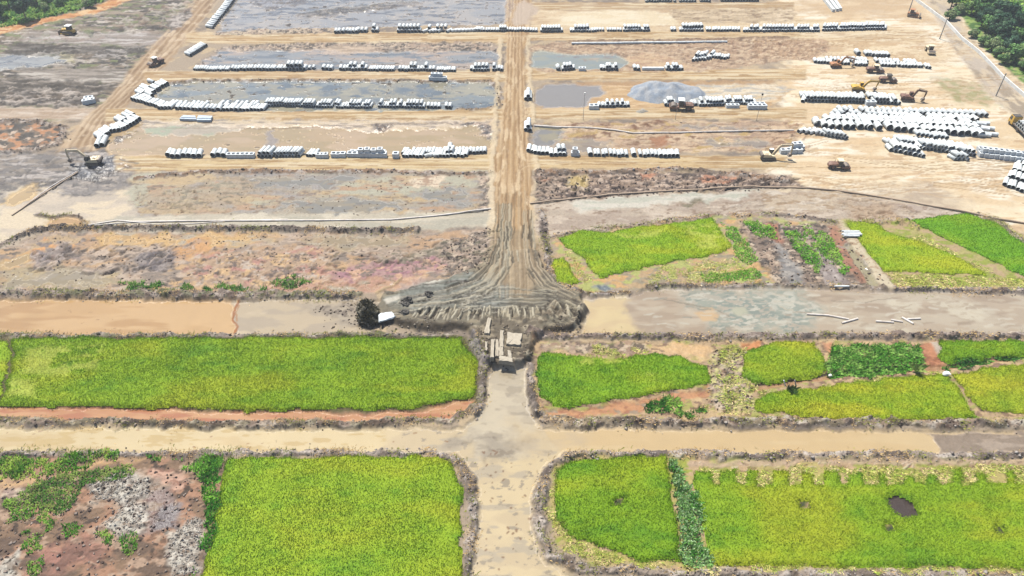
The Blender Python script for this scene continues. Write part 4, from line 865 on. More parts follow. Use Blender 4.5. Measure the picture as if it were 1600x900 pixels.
weeds([[(868, 385), (890, 392), (930, 440), (912, 450), (880, 405)], [(1030, 410), (1150, 396), (1180, 430), (1100, 440), (1010, 436)]], "yellow straw beside the rice right of the brown road", thr=.5, dens=20, **STR)
weeds([(1046, 716), (1056, 718), (1098, 790), (1112, 885), (1064, 885), (1060, 830)], "dark green weed strip between the two bottom right paddies", (70, 130, 44), (118, 168, 88), dens=48, h=.7, thr=.28, c3=(150, 186, 130))
weeds([[(0, 712), (190, 708), (170, 726), (90, 738), (0, 748)], [(-200, 712), (0, 712), (0, 748), (-200, 770)]], "green weed strip at the left edge below the pale canal", (84, 144, 40), (150, 190, 74), thr=.38, dens=34)
weeds([[(20, 770), (60, 745), (200, 728), (225, 738), (130, 760), (100, 800), (60, 800)]], "green weeds along the ditch of the bottom left waste plot", (84, 134, 50), (136, 168, 78), thr=.47, dens=40, h=.4)
weeds([[(230, 712), (352, 712), (346, 790), (322, 880), (312, 900), (300, 900), (326, 800), (318, 745), (260, 728)]], "bright green weeds beside the bottom left square paddy", (70, 138, 42), (120, 180, 64), thr=.38, dens=38, h=.65)
weeds([[(0, 785), (30, 780), (60, 800), (30, 830), (0, 830)], [(25, 830), (78, 820), (78, 850), (40, 862)], [(64, 800), (85, 800), (84, 826), (66, 824)], [(190, 840), (215, 836), (210, 862), (195, 866)], [(100, 818), (128, 820), (124, 838), (104, 836)], [(40, 880), (75, 860), (70, 890), (45, 905)], [(150, 838), (180, 830), (176, 852), (160, 854)]],
      "scattered green weed clumps on the bottom left waste plot", (84, 146, 44), (138, 180, 74), thr=.44, dens=38, h=.4)
weeds([[(1300, 545), (1340, 540), (1430, 540), (1446, 570), (1400, 584), (1300, 590), (1290, 572)]], "dark green weeds below the grey canal left of the orange path", (84, 146, 46), (134, 182, 84), thr=.26, dens=46, h=.7)
weeds([[(1470, 566), (1560, 556), (1640, 546), (1640, 556), (1560, 564), (1480, 578)]], "dark weeds along the ditch at the right edge", (50, 104, 34), (96, 150, 60), thr=.36, dens=36, h=.7)
weeds([[(1010, 632), (1040, 620), (1110, 640), (1090, 652), (1010, 650)]], "green weeds beside the orange drain above the tan canal", (60, 122, 40), (128, 176, 70), thr=.42, dens=36, h=.7)
weeds([[(1126, 346), (1150, 356), (1192, 412), (1180, 422), (1150, 400), (1138, 370)], [(1212, 350), (1238, 352), (1290, 416), (1280, 430), (1250, 400)], [(1242, 352), (1285, 356), (1330, 420), (1322, 434), (1290, 410)], [(1160, 345), (1205, 352), (1210, 372), (1180, 370)], [(1095, 428), (1190, 420), (1190, 440), (1100, 442)]],
      "green weed strips between the ditches above the grey canal", (92, 156, 44), (140, 186, 74), thr=.33, dens=34, h=.45)
weeds([[(420, 440), (450, 430), (485, 431), (490, 440), (455, 450), (425, 452)], [(180, 440), (290, 444), (420, 446), (420, 456), (300, 456), (190, 452)]], "green weed tufts on the bank above the left tan canal", (64, 124, 46), (112, 156, 70), thr=.46, dens=26, h=.6)
weeds([[(1455, -40), (1600, 110), (1612, 143), (1660, 180), (1900, 250), (1900, -40)]], "grass and low scrub beyond the white wall", (78, 130, 46), (134, 170, 76), thr=.42, dens=4, h=1.0, wd=(.4, .9), lean=(.6, 1.6), name="scrub", cat="scrub")
weeds([[(-300, -60), (200, -60), (160, 4), (60, 32), (0, 44), (-300, 110)]], "grass and low scrub beyond the orange strip", (70, 120, 46), (124, 160, 70), thr=.4, dens=4, h=1.0, wd=(.4, .9), lean=(.6, 1.6), name="scrub", cat="scrub")

# straw and grass tufts hanging on the banks
_o = []
for P, wd, dn, c, lt, dk, h in BANKS:
    for i in range(len(P) - 1):
        L_ = np.hypot(*(P[i + 1] - P[i])); md = (P[i] + P[i + 1]) / 2
        if md[1] > 150 or abs(md[0]) > 160: continue
        n = int(L_ * wd * 26); t = rng.random(n)[:, None]
        q = P[i] + (P[i + 1] - P[i]) * t + rng.normal(0, wd * .75, (n, 2))
        f = fbm(q[:, 0], q[:, 1], 2.6, seed=35, oc=3); q = q[f > .5]; n = len(q)
        g = (fbm(q[:, 0], q[:, 1], 6, seed=36, oc=2) > .52)[:, None]
        cc = np.where(g, green((204, 198, 132)), green((140, 164, 70))) * rng.uniform(.55, 1.3, (n, 1))
        _o.append(blade_mesh(np.c_[q, zat(q[:, 0], q[:, 1]) - .02], rng.uniform(.15, .45, n), rng.uniform(.04, .12, n), rng.uniform(.5, 2, n), cc))
_off = np.cumsum([0] + [len(a[0]) for a in _o])
tag(mesh_np("bank_grass", np.concatenate([a[0] for a in _o]), np.concatenate([a[1] + k for a, k in zip(_o, _off)]), M_WEED, col=np.clip(np.concatenate([a[2] for a in _o]), .004, .6)), "dry straw and grass tufts on the canal banks", "bank grass", kind="stuff")

# ------------------------------------------------------------------ clods of soil on the banks (one mass)
def clods(name, label, specs):
    base = np.array([(1, 0, 0), (-1, 0, 0), (0, 1, 0), (0, -1, 0), (0, 0, 1), (0, 0, -1)], float)
    tri = np.array([(0, 2, 4), (2, 1, 4), (1, 3, 4), (3, 0, 4), (2, 0, 5), (1, 2, 5), (3, 1, 5), (0, 3, 5)])
    Vs, Fs, Cs, off = [], [], [], 0
    for p, s, c in specs:
        n = len(p)
        if not n: continue
        b = base[None] * (.55 + .9 * rng.random((n, 6, 1))) + rng.normal(0, .18, (n, 6, 3))
        ang = rng.random(n) * 6.28; ca, sa = np.cos(ang)[:, None], np.sin(ang)[:, None]
        v = np.stack([b[..., 0] * ca - b[..., 1] * sa, b[..., 0] * sa + b[..., 1] * ca, b[..., 2] * .7], -1) * s[:, None, None] + p[:, None, :]
        Vs.append(v.reshape(-1, 3)); Fs.append((tri[None] + (np.arange(n) * 6)[:, None, None] + off).reshape(-1, 3)); off += n * 6
        Cs.append(np.repeat(c, 6, 0))
    o = mesh_np(name, np.concatenate(Vs), np.concatenate(Fs), M_BANK, col=np.concatenate(Cs))
    return tag(o, label, "soil clods", kind="stuff")
specs = []
for P, wd, dn, c, lt, dk, h in BANKS:
    for i in range(len(P) - 1):
        L_ = np.hypot(*(P[i + 1] - P[i]))
        mid_ = (P[i] + P[i + 1]) / 2
        if abs(mid_[0]) > 260: L_ = min(L_, 60)
        px_ = FOCAL / (mid_[1] * math.cos(PITCH) + CAM_H * math.sin(PITCH))
        n = int(L_ * wd * dn * (7 if px_ > 7 else 3.0))
        t = rng.random(n)[:, None]; q = P[i] + (P[i + 1] - P[i]) * t + rng.normal(0, wd * .55, (n, 2))
        s = np.clip(rng.lognormal(-2.15, .42, n), .06, .42) * (1 if px_ > 7 else 1.4)
        z = zat(q[:, 0], q[:, 1]) + s * .25
        r = rng.random((n, 1))
        col_ = np.where(r < .45, alb(lt), np.where(r < .85, alb(c), alb(dk))) * rng.uniform(.8, 1.15, (n, 1))
        specs.append((np.c_[q, z], s, col_))
def scatter(pts, dens, c, smin=.1, smax=.4, c2=None):
    P = G(pts); x, y, sd = sample(P, dens, .5)
    s = rng.uniform(smin, smax, len(x)) ** 1.0
    cc = np.where(rng.random((len(x), 1)) < .5, alb(c), alb(c2 or c)) * rng.uniform(.75, 1.2, (len(x), 1))
    specs.append((np.c_[x, y, zat(x, y) + s * .2], s, cc))
scatter([(30, 370), (640, 366), (760, 372), (700, 430), (0, 455), (0, 400)], .28, (140, 118, 104), .08, .26, (196, 168, 146))
scatter([(210, 275), (770, 270), (765, 335), (215, 335)], .16, (140, 116, 98), .07, .24, (190, 160, 130))
scatter([(840, 272), (1250, 280), (1180, 298), (840, 316)], .8, (104, 88, 80), .1, .32, (170, 146, 130))
scatter([(690, 385), (768, 355), (764, 420), (735, 436), (690, 430)], 1.2, (120, 104, 90), .1, .34, (190, 170, 150))
scatter([(740, 515), (840, 515), (834, 560), (812, 578), (770, 580), (746, 556)], 1.2, (130, 114, 96), .08, .28, (190, 174, 152))
scatter([(580, 500), (740, 505), (735, 522), (600, 522)], 1.2, (150, 136, 120), .08, .28, (206, 192, 172))
scatter([(850, 500), (910, 480), (905, 512), (850, 526)], 1.2, (130, 116, 98), .1, .32, (196, 180, 156))
scatter([(0, 740), (320, 730), (310, 900), (0, 900)], .8, (120, 100, 92), .08, .3, (206, 186, 170))
for q in ([(140, 758), (195, 736), (232, 752), (228, 776), (180, 786), (140, 776)], [(160, 820), (195, 784), (228, 790), (228, 826), (190, 840)], [(262, 840), (300, 804), (318, 810), (316, 850), (312, 900), (268, 900), (262, 870)]):
    scatter(q, 9, (206, 196, 182), .06, .2, (234, 226, 214))
scatter([(1110, 545), (1165, 540), (1180, 640), (1120, 645), (1100, 620)], 2, (170, 140, 116), .1, .32, (226, 208, 180))
scatter([(1150, 345), (1305, 350), (1390, 446), (1200, 444)], .5, (130, 110, 98), .1, .35, (190, 170, 150))
scatter([(490, 472), (590, 470), (590, 512), (500, 512)], .8, (150, 134, 118), .1, .3, (120, 104, 90))
clods("soil_clods", "loose clods of dug soil along the banks and on the mud flats", specs)
# ------------------------------------------------------------------ shapes for built objects
class MB:
    def __init__(s): s.v, s.f = [], []
    def add(s, v, f):
        o = len(s.v); s.v += [tuple(p) for p in v]; s.f += [tuple(i + o for i in q) for q in f]; return s
    def box(s, x0, x1, y0, y1, z0, z1, tx=0.0, ty=0.0):
        """box whose top is drawn in by tx, ty"""
        v = [(x0, y0, z0), (x1, y0, z0), (x1, y1, z0), (x0, y1, z0), (x0 + tx, y0 + ty, z1), (x1 - tx, y0 + ty, z1), (x1 - tx, y1 - ty, z1), (x0 + tx, y1 - ty, z1)]
        return s.add(v, [(3, 2, 1, 0), (4, 5, 6, 7), (0, 1, 5, 4), (1, 2, 6, 5), (2, 3, 7, 6), (3, 0, 4, 7)])
    def prism(s, prof, y0, y1):
        """side outline in x, z pushed from y0 to y1"""
        n = len(prof)
        v = [(x, y0, z) for x, z in prof] + [(x, y1, z) for x, z in prof]
        a = sum(prof[i][0] * prof[(i + 1) % n][1] - prof[(i + 1) % n][0] * prof[i][1] for i in range(n))
        f = [tuple(range(n)), tuple(range(2 * n - 1, n - 1, -1))] + [((i + 1) % n, i, i + n, (i + 1) % n + n) for i in range(n)]
        if a < 0: f = [q[::-1] for q in f]
        return s.add(v, f)
    def cyl(s, p0, p1, r0, r1=None, n=12):
        r1 = r0 if r1 is None else r1
        p0, p1 = np.array(p0, float), np.array(p1, float)
        d = (p1 - p0) / (np.linalg.norm(p1 - p0) + 1e-9)
        a = np.cross(d, (0, 0, 1) if abs(d[2]) < .9 else (1, 0, 0)); a /= np.linalg.norm(a); b = np.cross(d, a)
        v = []
        for p, r in ((p0, r0), (p1, r1)):
            v += [tuple(p + r * (math.cos(2 * math.pi * k / n) * a + math.sin(2 * math.pi * k / n) * b)) for k in range(n)]
        return s.add(v, [tuple(range(n - 1, -1, -1)), tuple(range(n, 2 * n))] + [(k, (k + 1) % n, (k + 1) % n + n, k + n) for k in range(n)])
    def lathe(s, prof, n, axis='y'):
        """closed outline (r, t) turned about the axis"""
        m = len(prof); v = []
        for k in range(n):
            c, q = math.cos(2 * math.pi * k / n), math.sin(2 * math.pi * k / n)
            v += [(r * c, t, r * q) if axis == 'y' else (r * c, r * q, t) for r, t in prof]
        f = []
        for k in range(n):
            for j in range(m):
                a, b = k * m + j, k * m + (j + 1) % m
                c, d = ((k + 1) % n) * m + (j + 1) % m, ((k + 1) % n) * m + j
                f.append((a, b, c, d))
        return s.add(v, f)
    def mesh(s, name, mat, smooth=False):
        me = bpy.data.meshes.new(name); me.from_pydata(s.v, [], s.f); me.update()
        me.materials.append(mat)
        if smooth:
            for p in me.polygons: p.use_smooth = True
            me.set_sharp_from_angle(angle=R(40))
        return me
    def build(s, name, mat, parent=None, smooth=False):
        o = bpy.data.objects.new(name, s.mesh(name, mat, smooth)); root_col.objects.link(o)
        if parent: o.parent = parent
        return o
def thing(name, label, cat, px, py, rot=0.0, group=None, dz=0.0, scale=1.0):
    x, y = ground(px, py); z = float(zat(x, y)[0])
    x, y = ground(px, py, z)
    o = bpy.data.objects.new(name, None); root_col.objects.link(o)
    o.empty_display_size = 1
    o.location = (x, y, float(zat(x, y)[0]) + dz); o.rotation_euler = (0, 0, R(rot)); o.scale = (scale,) * 3
    return tag(o, label, cat, group)

M_BORE = solid("painted_shade_bore", (.15, .16, .155), .8, .15, 2.0)  # same concrete inside, coloured darker to put shade into the open ends
M_CONC = solid("white_concrete", (.60, .64, .64), .6, .08, 1.2, dirt=(.40, .41, .39), rand=.16)
M_CONC2 = solid("grey_concrete", (.56, .60, .62), .7, .12, 1.5, rand=.12)
M_KERB = solid("wall_concrete", (.60, .60, .57), .7, .14, .8)
M_YEL = solid("yellow_paint", (.55, .33, .04), .45, .1, 2.0, dirt=(.34, .22, .07))
M_ORA = solid("orange_paint", (.34, .15, .06), .5, .1, 2.0, dirt=(.30, .17, .09))
M_PALE = solid("faded_cream_paint", (.62, .52, .34), .55, .1, 2.0, dirt=(.45, .36, .24))
M_RED = solid("maroon_paint", (.13, .07, .04), .55, .1, 2.0, dirt=(.17, .09, .07))
M_WHT = solid("white_paint", (.7, .69, .64), .5, .08, 2.0)
M_BLK = solid("black_rubber", (.035, .033, .03), .85, .1, 3.0, dirt=(.09, .075, .06))
M_TRK = solid("muddy_steel_track", (.075, .062, .052), .8, .1, 4.0, dirt=(.16, .13, .10))
M_STL = solid("worn_steel", (.16, .14, .12), .5, .15, 3.0, metal=.4, dirt=(.2, .15, .11))
M_GLS = solid("dark_cab_glass", (.03, .035, .04), .12, .05, 1.0, spec=.6)
M_POLE = solid("grey_pole", (.33, .30, .27), .8, .12, 1.0)
M_PIPE = solid("grey_pipe", (.50, .47, .43), .6, .12, .6, dirt=(.34, .29, .24))
M_BRWN = solid("brown_pipe", (.30, .22, .15), .7, .12, .6)
M_LILAC = solid("blue_grey_steel", (.34, .40, .46), .4, .1, 1.0)
M_SLAB = solid("pale_dried_mud", (.30, .265, .205), .85, .18, 1.6, dirt=(.25, .215, .16))
M_BARK = solid("bark", (.12, .09, .06), .9, .15, 3.0)

# ------------------------------------------------------------------ concrete pipes
def pipe_mesh(dia, L_, seg=18):
    r, q = dia / 2, dia / 2 * .9
    m = MB().lathe([(q, 0), (r, 0), (r, L_ * .86), (r * 1.09, L_ * .9), (r * 1.09, L_), (q, L_)], seg)
    return m
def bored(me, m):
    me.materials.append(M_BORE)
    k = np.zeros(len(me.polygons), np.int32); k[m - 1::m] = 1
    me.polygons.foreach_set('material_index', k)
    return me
PIPES = []
def pipes(label, group, rows):
    for (x0, y0, x1, y1, n, dia, L_, rot, lv, miss) in rows:
        a, b = np.array(ground(x0, y0)), np.array(ground(x1, y1))
        for k in range(n):
            if random.random() < miss: continue
            p = a + (b - a) * ((k + .5) / n)
            PIPES.append(dict(x=p[0] + random.gauss(0, .04), y=p[1] + random.gauss(0, .14), lv=lv, dia=dia, L=L_, rot=rot + random.gauss(0, 2.0), label=label, group=group))
random.seed(21)
pipes("large white concrete pipe in the front row of the biggest pipe yard at right", "large pipes in the front row of the biggest yard", [(1268, 197, 1284, 198, 1, 2.0, 2.6, 0, 0, 0), (1282, 202, 1360, 203, 7, 1.85, 2.6, 0, 0, 0), (1352, 203, 1380, 205, 2, 1.9, 2.6, 0, 0, 0), (1384, 204, 1450, 210, 6, 1.9, 2.6, 0, 0, 0), (1450, 209, 1538, 215, 8, 1.9, 2.6, 0, 0, 0)])
pipes("white concrete pipe in the second row of the biggest pipe yard at right", "pipes in the second row of the biggest yard", [(1288, 192, 1530, 204, 25, 1.7, 2.5, 4, 0, .05)])
pipes("white concrete pipe in the third row of the biggest pipe yard at right", "pipes in the third row of the biggest yard", [(1300, 187, 1520, 197, 26, 1.5, 2.5, 8, 0, .06)])
pipes("white concrete pipe in the back rows of the biggest pipe yard at right", "pipes in the back rows of the biggest yard", [(1305, 181, 1530, 190, 26, 1.4, 2.5, 12, 0, .05), (1310, 176, 1545, 184, 27, 1.4, 2.5, 6, 0, .04)])
pipes("white concrete pipe lying crosswise at the right end of the biggest pipe yard", "crosswise pipes ending the biggest yard", [(1541, 215, 1562, 212, 2, 1.2, 3.6, 80, 0, 0), (1540, 206, 1556, 203, 2, 1.2, 3.6, 75, 0, 0), (1536, 198, 1548, 195, 2, 1.2, 3.6, 78, 0, 0)])
pipes("white concrete pipe in the short pale row above the orange digger's boom", "pipes in the short row above the orange digger", [(1243, 208, 1275, 211, 4, 1.2, 2.6, -60, 0, 0), (1276, 211, 1326, 219, 9, 1.15, 2.6, 14, 0, .08), (1290, 214, 1322, 219, 5, 1.0, 2.4, 14, 1, .2)])
pipes("white concrete pipe in the front group of the low yard right of the digger", "pipes in the low yard's front group", [(1388, 236, 1440, 246, 7, 1.25, 2.6, 3, 0, 0), (1392, 236, 1436, 244, 6, 1.25, 2.6, 3, 1, 0), (1438, 246, 1446, 247, 1, 1.2, 2, 0, 0, 0)])
pipes("white concrete pipe in the long back row of the low yard right of the digger", "pipes in the low yard's long row", [(1384, 226, 1405, 228, 3, 1.15, 2.4, 10, 0, 0), (1400, 228, 1524, 245, 21, 1.15, 2.8, 4, 0, 0), (1404, 228, 1520, 244, 20, 1.15, 2.6, 4, 1, .08), (1400, 222, 1510, 234, 17, 1.2, 2.6, 4, 0, .1), (1430, 218, 1480, 224, 8, 1.2, 2.4, 0, 1, .1)])
pipes("small white pipe in the little stack in front of the low yard", "pipes in the little stack before the low yard", [(1488, 250, 1516, 252, 4, 1.0, 2.4, 20, 0, 0), (1491, 250, 1512, 251, 3, 1.0, 2.4, 20, 1, 0), (1500, 246, 1508, 246, 1, 1.0, 2.0, 20, 2, 0)])
pipes("white concrete pipe in the slanted stack cut by the right edge, below the yards", "slanted pipes at the right edge", [(1565, 289, 1612, 308, 7, 1.1, 3.4, -34, 0, 0), (1572, 278, 1625, 296, 7, 1.1, 3.4, -34, 0, 0), (1576, 282, 1612, 296, 5, 1.1, 3.2, -34, 1, .1), (1580, 266, 1632, 282, 7, 1.1, 3.4, -34, 0, 0), (1586, 257, 1630, 270, 6, 1.1, 3.2, -34, 0, .1)])
pipes("white concrete pipe in the double-stacked row below the yellow digger", "pipes in the double stack below the yellow digger", [(1256, 159, 1352, 162, 18, 1.15, 2.8, -6, 0, 0), (1258, 159, 1350, 162, 17, 1.15, 2.8, -6, 1, 0), (1250, 153, 1352, 155, 17, 1.2, 2.8, -6, 0, .05), (1250, 160, 1256, 161, 1, 1.1, 4, -24, 0, 0)])
pipes("white concrete pipe in the double stack left of the maroon digger, below the sand", "pipes in the right part of the double stack", [(1364, 162, 1401, 164, 7, 1.2, 2.8, -5, 0, 0), (1365, 162, 1399, 164, 6, 1.2, 2.8, -5, 1, .1), (1356, 155, 1400, 158, 8, 1.2, 2.8, -5, 0, 0), (1402, 164, 1406, 164, 1, 1.2, 1.4, 0, 0, 0)])
pipes("white concrete pipe in the row behind the maroon rollers", "pipes behind the rollers", [(1272, 99, 1300, 101, 6, 1.15, 2.6, -10, 0, 0), (1312, 101, 1328, 102, 3, 1.1, 2.6, -10, 0, 0), (1335, 103, 1356, 104, 5, 1.1, 2.6, -8, 0, 0), (1376, 104, 1400, 105, 5, 1.1, 2.6, -8, 0, 0), (1402, 105, 1432, 106, 6, 1.1, 2.6, -8, 0, 0), (1434, 106, 1454, 108, 5, 1.1, 2.6, -8, 0, .1), (1330, 98, 1440, 102, 20, 1.1, 2.8, -6, 0, .12), (1352, 88, 1390, 90, 8, 1.3, 2.6, 0, 0, 0), (1337, 87, 1345, 87, 1, 1.6, 2.6, 0, 0, 0), (1290, 96, 1350, 97, 10, 1.0, 2.6, -8, 0, .1)])
pipes("white concrete pipe in the lone group of seven beside the tan left pond", "pipes in the lone group of seven", [(258, 246, 268, 246, 1, 1.5, 2.6, 0, 0, 0), (267, 247, 316, 247, 6, 1.42, 2.8, 8, 0, 0)])
pipes("white concrete pipe in the group of three beside the tan left pond", "pipes in the group of three", [(329, 246, 355, 246, 3, 1.45, 2.6, 0, 0, 0)])
pipes("white concrete pipe in the fifteen-pipe row on the road below the tan pond", "pipes in the middle of the row below the tan pond", [(402, 247, 425, 247, 4, 1.1, 3.0, -14, 0, 0), (404, 247, 424, 247, 3, 1.1, 3.2, -14, 1, 0), (426, 246, 470, 246, 9, .95, 3.0, -14, 0, 0), (428, 246, 468, 246, 8, .95, 3.0, -14, 1, .1), (478, 246, 493, 246, 3, 1.0, 3.0, -14, 0, 0)])
pipes("white concrete pipe in the double row near the central road, below the tan pond", "pipes in the double row near the central road", [(628, 247, 660, 247, 6, 1.05, 3.0, -12, 0, 0), (680, 247, 730, 246, 9, 1.05, 3.0, -10, 0, 0), (626, 241, 730, 240, 20, 1.0, 2.8, -8, 0, .08), (690, 245, 726, 244, 6, 1.0, 2.8, -8, 1, .2), (732, 240, 760, 239, 5, 1.1, 2.4, 0, 0, 0), (700, 239, 706, 239, 1, 1.3, 2.4, 0, 1, 0), (660, 246, 680, 246, 3, 1.0, 2.8, -60, 0, 0)])
pipes("white concrete pipe in the left cluster on the road right of the crossing", "pipes just right of the crossing", [(822, 238, 836, 241, 2, 1.2, 2.8, -8, 0, 0), (832, 242, 858, 242, 4, 1.2, 2.8, -8, 0, 0), (858, 245, 885, 245, 4, 1.2, 2.8, -4, 0, 0), (870, 242, 884, 242, 2, 1.2, 2.4, 0, 1, 0)])
pipes("white concrete pipe in the long row on the road right of the crossing", "pipes in the long row right of the crossing", [(918, 245, 927, 245, 1, 1.4, 2.6, 0, 0, 0), (927, 245, 982, 246, 9, 1.05, 2.7, 0, 0, 0), (986, 246, 995, 246, 1, 1.4, 2.6, 0, 0, 0), (998, 246, 1028, 246, 5, 1.05, 2.7, 0, 0, 0), (1029, 247, 1061, 247, 5, 1.3, 2.7, 0, 0, .05)])
pipes("white concrete pipe in the curved line at the left end of the tan pond", "pipes curving round the tan pond", [(149, 231, 163, 229, 2, 1.4, 4.6, 12, 0, 0), (158, 220, 176, 205, 5, 1.35, 3.6, 50, 0, 0), (176, 206, 196, 202, 3, 1.3, 3.4, 35, 0, 0), (193, 203, 221, 187, 6, 1.3, 4.0, 55, 0, 0), (190, 194, 213, 182, 4, 1.3, 3.6, 55, 0, 0)])
pipes("white concrete pipe in the curved line at the left end of the blue-grey pond", "pipes curving round the blue-grey pond", [(205, 157, 250, 170, 9, 1.35, 3.0, -22, 0, 0), (234, 157, 240, 150, 2, 1.3, 3.4, 55, 0, 0), (237, 149, 264, 131, 7, 1.3, 3.4, 55, 0, 0), (222, 152, 236, 138, 4, 1.3, 3.4, 55, 0, 0), (232, 138, 244, 130, 3, 1.2, 3.0, 55, 0, .1)])
pipes("white concrete pipe in the left half of the row below the blue-grey pond", "pipes in the left half of the row below the blue-grey pond", [(247, 171, 268, 172, 4, 1.25, 3.2, -12, 0, 0), (274, 172, 298, 172, 4, 1.25, 3.2, -10, 0, 0), (299, 172, 316, 172, 3, 1.25, 3.2, -10, 0, 0), (318, 172, 336, 173, 3, 1.25, 2.8, -4, 0, 0), (338, 173, 346, 173, 1, 1.5, 2.8, 0, 0, 0), (347, 173, 372, 173, 4, 1.3, 3.4, -10, 0, 0), (373, 173, 412, 173, 7, 1.2, 3.4, -8, 0, 0), (260, 167, 320, 168, 9, 1.2, 3.0, -12, 0, .1), (338, 167, 400, 168, 8, 1.2, 3.0, -12, 0, .15)])
pipes("white concrete pipe in the stacked right half of the row below the blue-grey pond", "pipes in the right half of the row below the blue-grey pond", [(414, 165, 440, 165, 6, .95, 2.8, -6, 0, 0), (414, 165, 440, 165, 6, .95, 2.8, -6, 1, 0), (441, 165, 490, 166, 12, .9, 2.8, -6, 0, 0), (441, 165, 490, 166, 12, .9, 2.8, -6, 1, .05), (493, 167, 520, 167, 6, .95, 2.8, -6, 0, 0), (524, 168, 580, 168, 13, .9, 2.8, -4, 0, .05), (494, 166, 578, 167, 18, .9, 2.6, -4, 1, .2), (590, 167, 664, 168, 16, .95, 2.6, -4, 0, .05), (592, 166, 660, 167, 13, .95, 2.6, -4, 1, .3), (666, 168, 706, 169, 7, 1.1, 2.4, 0, 0, .1)])
pipes("small white pipe far off in the row below the narrow grey pond", "far pipes below the narrow grey pond", [(302, 111, 358, 111, 15, .9, 2.6, 0, 0, 0), (360, 111, 400, 111, 8, 1.15, 2.6, 0, 0, 0), (400, 111, 446, 111, 9, 1.2, 2.6, -5, 0, 0), (446, 111, 478, 111, 6, 1.3, 2.6, 0, 0, 0), (448, 111, 474, 111, 4, 1.4, 2.6, 0, 1, 0), (480, 109, 492, 109, 2, 1, 2, 0, 0, 0), (502, 110, 526, 110, 4, 1.3, 2.4, 0, 0, .2), (530, 111, 574, 111, 9, 1.2, 2.6, 0, 0, .05), (545, 110, 570, 110, 4, 1.2, 2.4, 0, 1, .3), (575, 112, 616, 112, 10, 1.0, 2.6, -4, 0, 0), (622, 112, 680, 112, 12, 1.15, 2.4, 0, 0, .05), (640, 111, 680, 111, 7, 1.2, 2.4, 0, 1, .3), (682, 113, 712, 113, 8, .95, 2.4, 0, 0, 0), (734, 112, 786, 112, 12, 1.1, 2.5, 0, 0, .03), (740, 111, 775, 111, 6, 1.1, 2.4, 0, 1, .3)])
pipes("white concrete pipe far off beside the small teal pond right of the road", "far pipes beside the teal pond", [(868, 110, 876, 110, 1, 1.5, 2.4, 0, 0, 0), (878, 110, 898, 110, 5, 1.1, 2.4, 0, 0, 0), (880, 110, 894, 110, 3, 1.1, 2.4, 0, 1, 0), (938, 110, 966, 110, 7, 1.1, 2.4, 0, 0, 0), (942, 110, 964, 110, 5, 1.1, 2.4, 0, 1, .1), (989, 110, 1000, 110, 2, 1.3, 2.4, 0, 0, 0), (1040, 110, 1068, 111, 6, 1.1, 2.4, 0, 0, 0), (1042, 110, 1060, 110, 4, 1.1, 2.4, 0, 1, .1)])
pipes("white pipe in the diagonal pile on the far pinkish mud", "pipes in the far diagonal pile", [(1081, 97, 1115, 92, 8, 1.1, 3.0, -30, 0, 0), (1084, 94, 1112, 90, 6, 1.1, 3.0, -30, 1, .1), (1112, 93, 1138, 92, 6, 1.1, 2.6, -20, 0, .1)])
pipes("white concrete pipe beside the grey water and gravel heap", "pipes near the gravel heap", [(934, 168, 984, 168, 9, 1.1, 2.2, 0, 0, 0), (945, 167, 976, 167, 4, 1.0, 2.2, 0, 1, .2), (1039, 166, 1056, 166, 4, 1.2, 2.6, 0, 0, 0), (1042, 165, 1052, 165, 2, 1.2, 2.4, 0, 1, 0), (1080, 165, 1090, 166, 2, 1.1, 2.4, 0, 0, 0), (1092, 166, 1132, 166, 9, 1.05, 2.6, -5, 0, 0), (1094, 165, 1130, 165, 8, 1.05, 2.6, -5, 1, .15), (1132, 163, 1182, 164, 12, 1.0, 2.6, -4, 0, .05), (1134, 162, 1180, 163, 11, 1.0, 2.6, -4, 1, .05)])
pipes("small white pipe far off in the top row left of the central road", "far pipes in the top left row", [(522, 53, 560, 53, 7, 1.3, 2.6, 0, 0, 0), (556, 52, 592, 51, 6, 1.3, 2.6, 0, 0, .1), (557, 51, 588, 50, 5, 1.3, 2.6, 0, 1, .2), (620, 52, 658, 52, 7, 1.3, 2.6, 0, 0, 0), (622, 51, 656, 51, 6, 1.3, 2.6, 0, 1, 0), (658, 52, 700, 52, 9, 1.1, 2.8, -40, 0, .1), (668, 50, 700, 50, 5, 1.2, 2.4, 0, 1, .3), (702, 51, 740, 50, 7, 1.1, 3.0, -60, 0, .1), (738, 50, 750, 50, 3, 1.2, 2.6, -30, 0, 0), (750, 50, 840, 51, 22, .95, 2.4, 0, 0, .05), (780, 50, 792, 50, 3, 1, 2.4, 0, 1, 0)])
pipes("small white pipe far off in the top row right of the central road", "far pipes in the top right row", [(844, 51, 880, 51, 9, 1.0, 2.4, 0, 0, 0), (846, 51, 876, 51, 7, 1.1, 2.4, 0, 1, .1), (890, 51, 932, 51, 10, 1.0, 2.4, 0, 0, .05), (897, 50, 925, 50, 6, 1.1, 2.6, 0, 1, .1), (932, 50, 972, 50, 10, .9, 2.2, 0, 0, .2), (973, 50, 1016, 50, 11, 1.0, 2.4, 0, 0, 0), (975, 49, 1014, 49, 9, 1.0, 2.4, 0, 1, .1), (1048, 50, 1120, 50, 17, 1.05, 2.6, -5, 0, .05), (1066, 49, 1098, 48, 7, 1.2, 2.6, 0, 1, .1), (1112, 50, 1156, 50, 10, 1.05, 2.8, -12, 0, .05), (1160, 51, 1280, 50, 28, 1.05, 2.8, -20, 0, .02), (1170, 50, 1278, 49, 22, 1.05, 2.8, -20, 1, .1), (1284, 49, 1384, 47, 24, 1.05, 3.4, -26, 0, 0), (1284, 48, 1380, 46, 22, 1.05, 3.4, -26, 1, .04)])
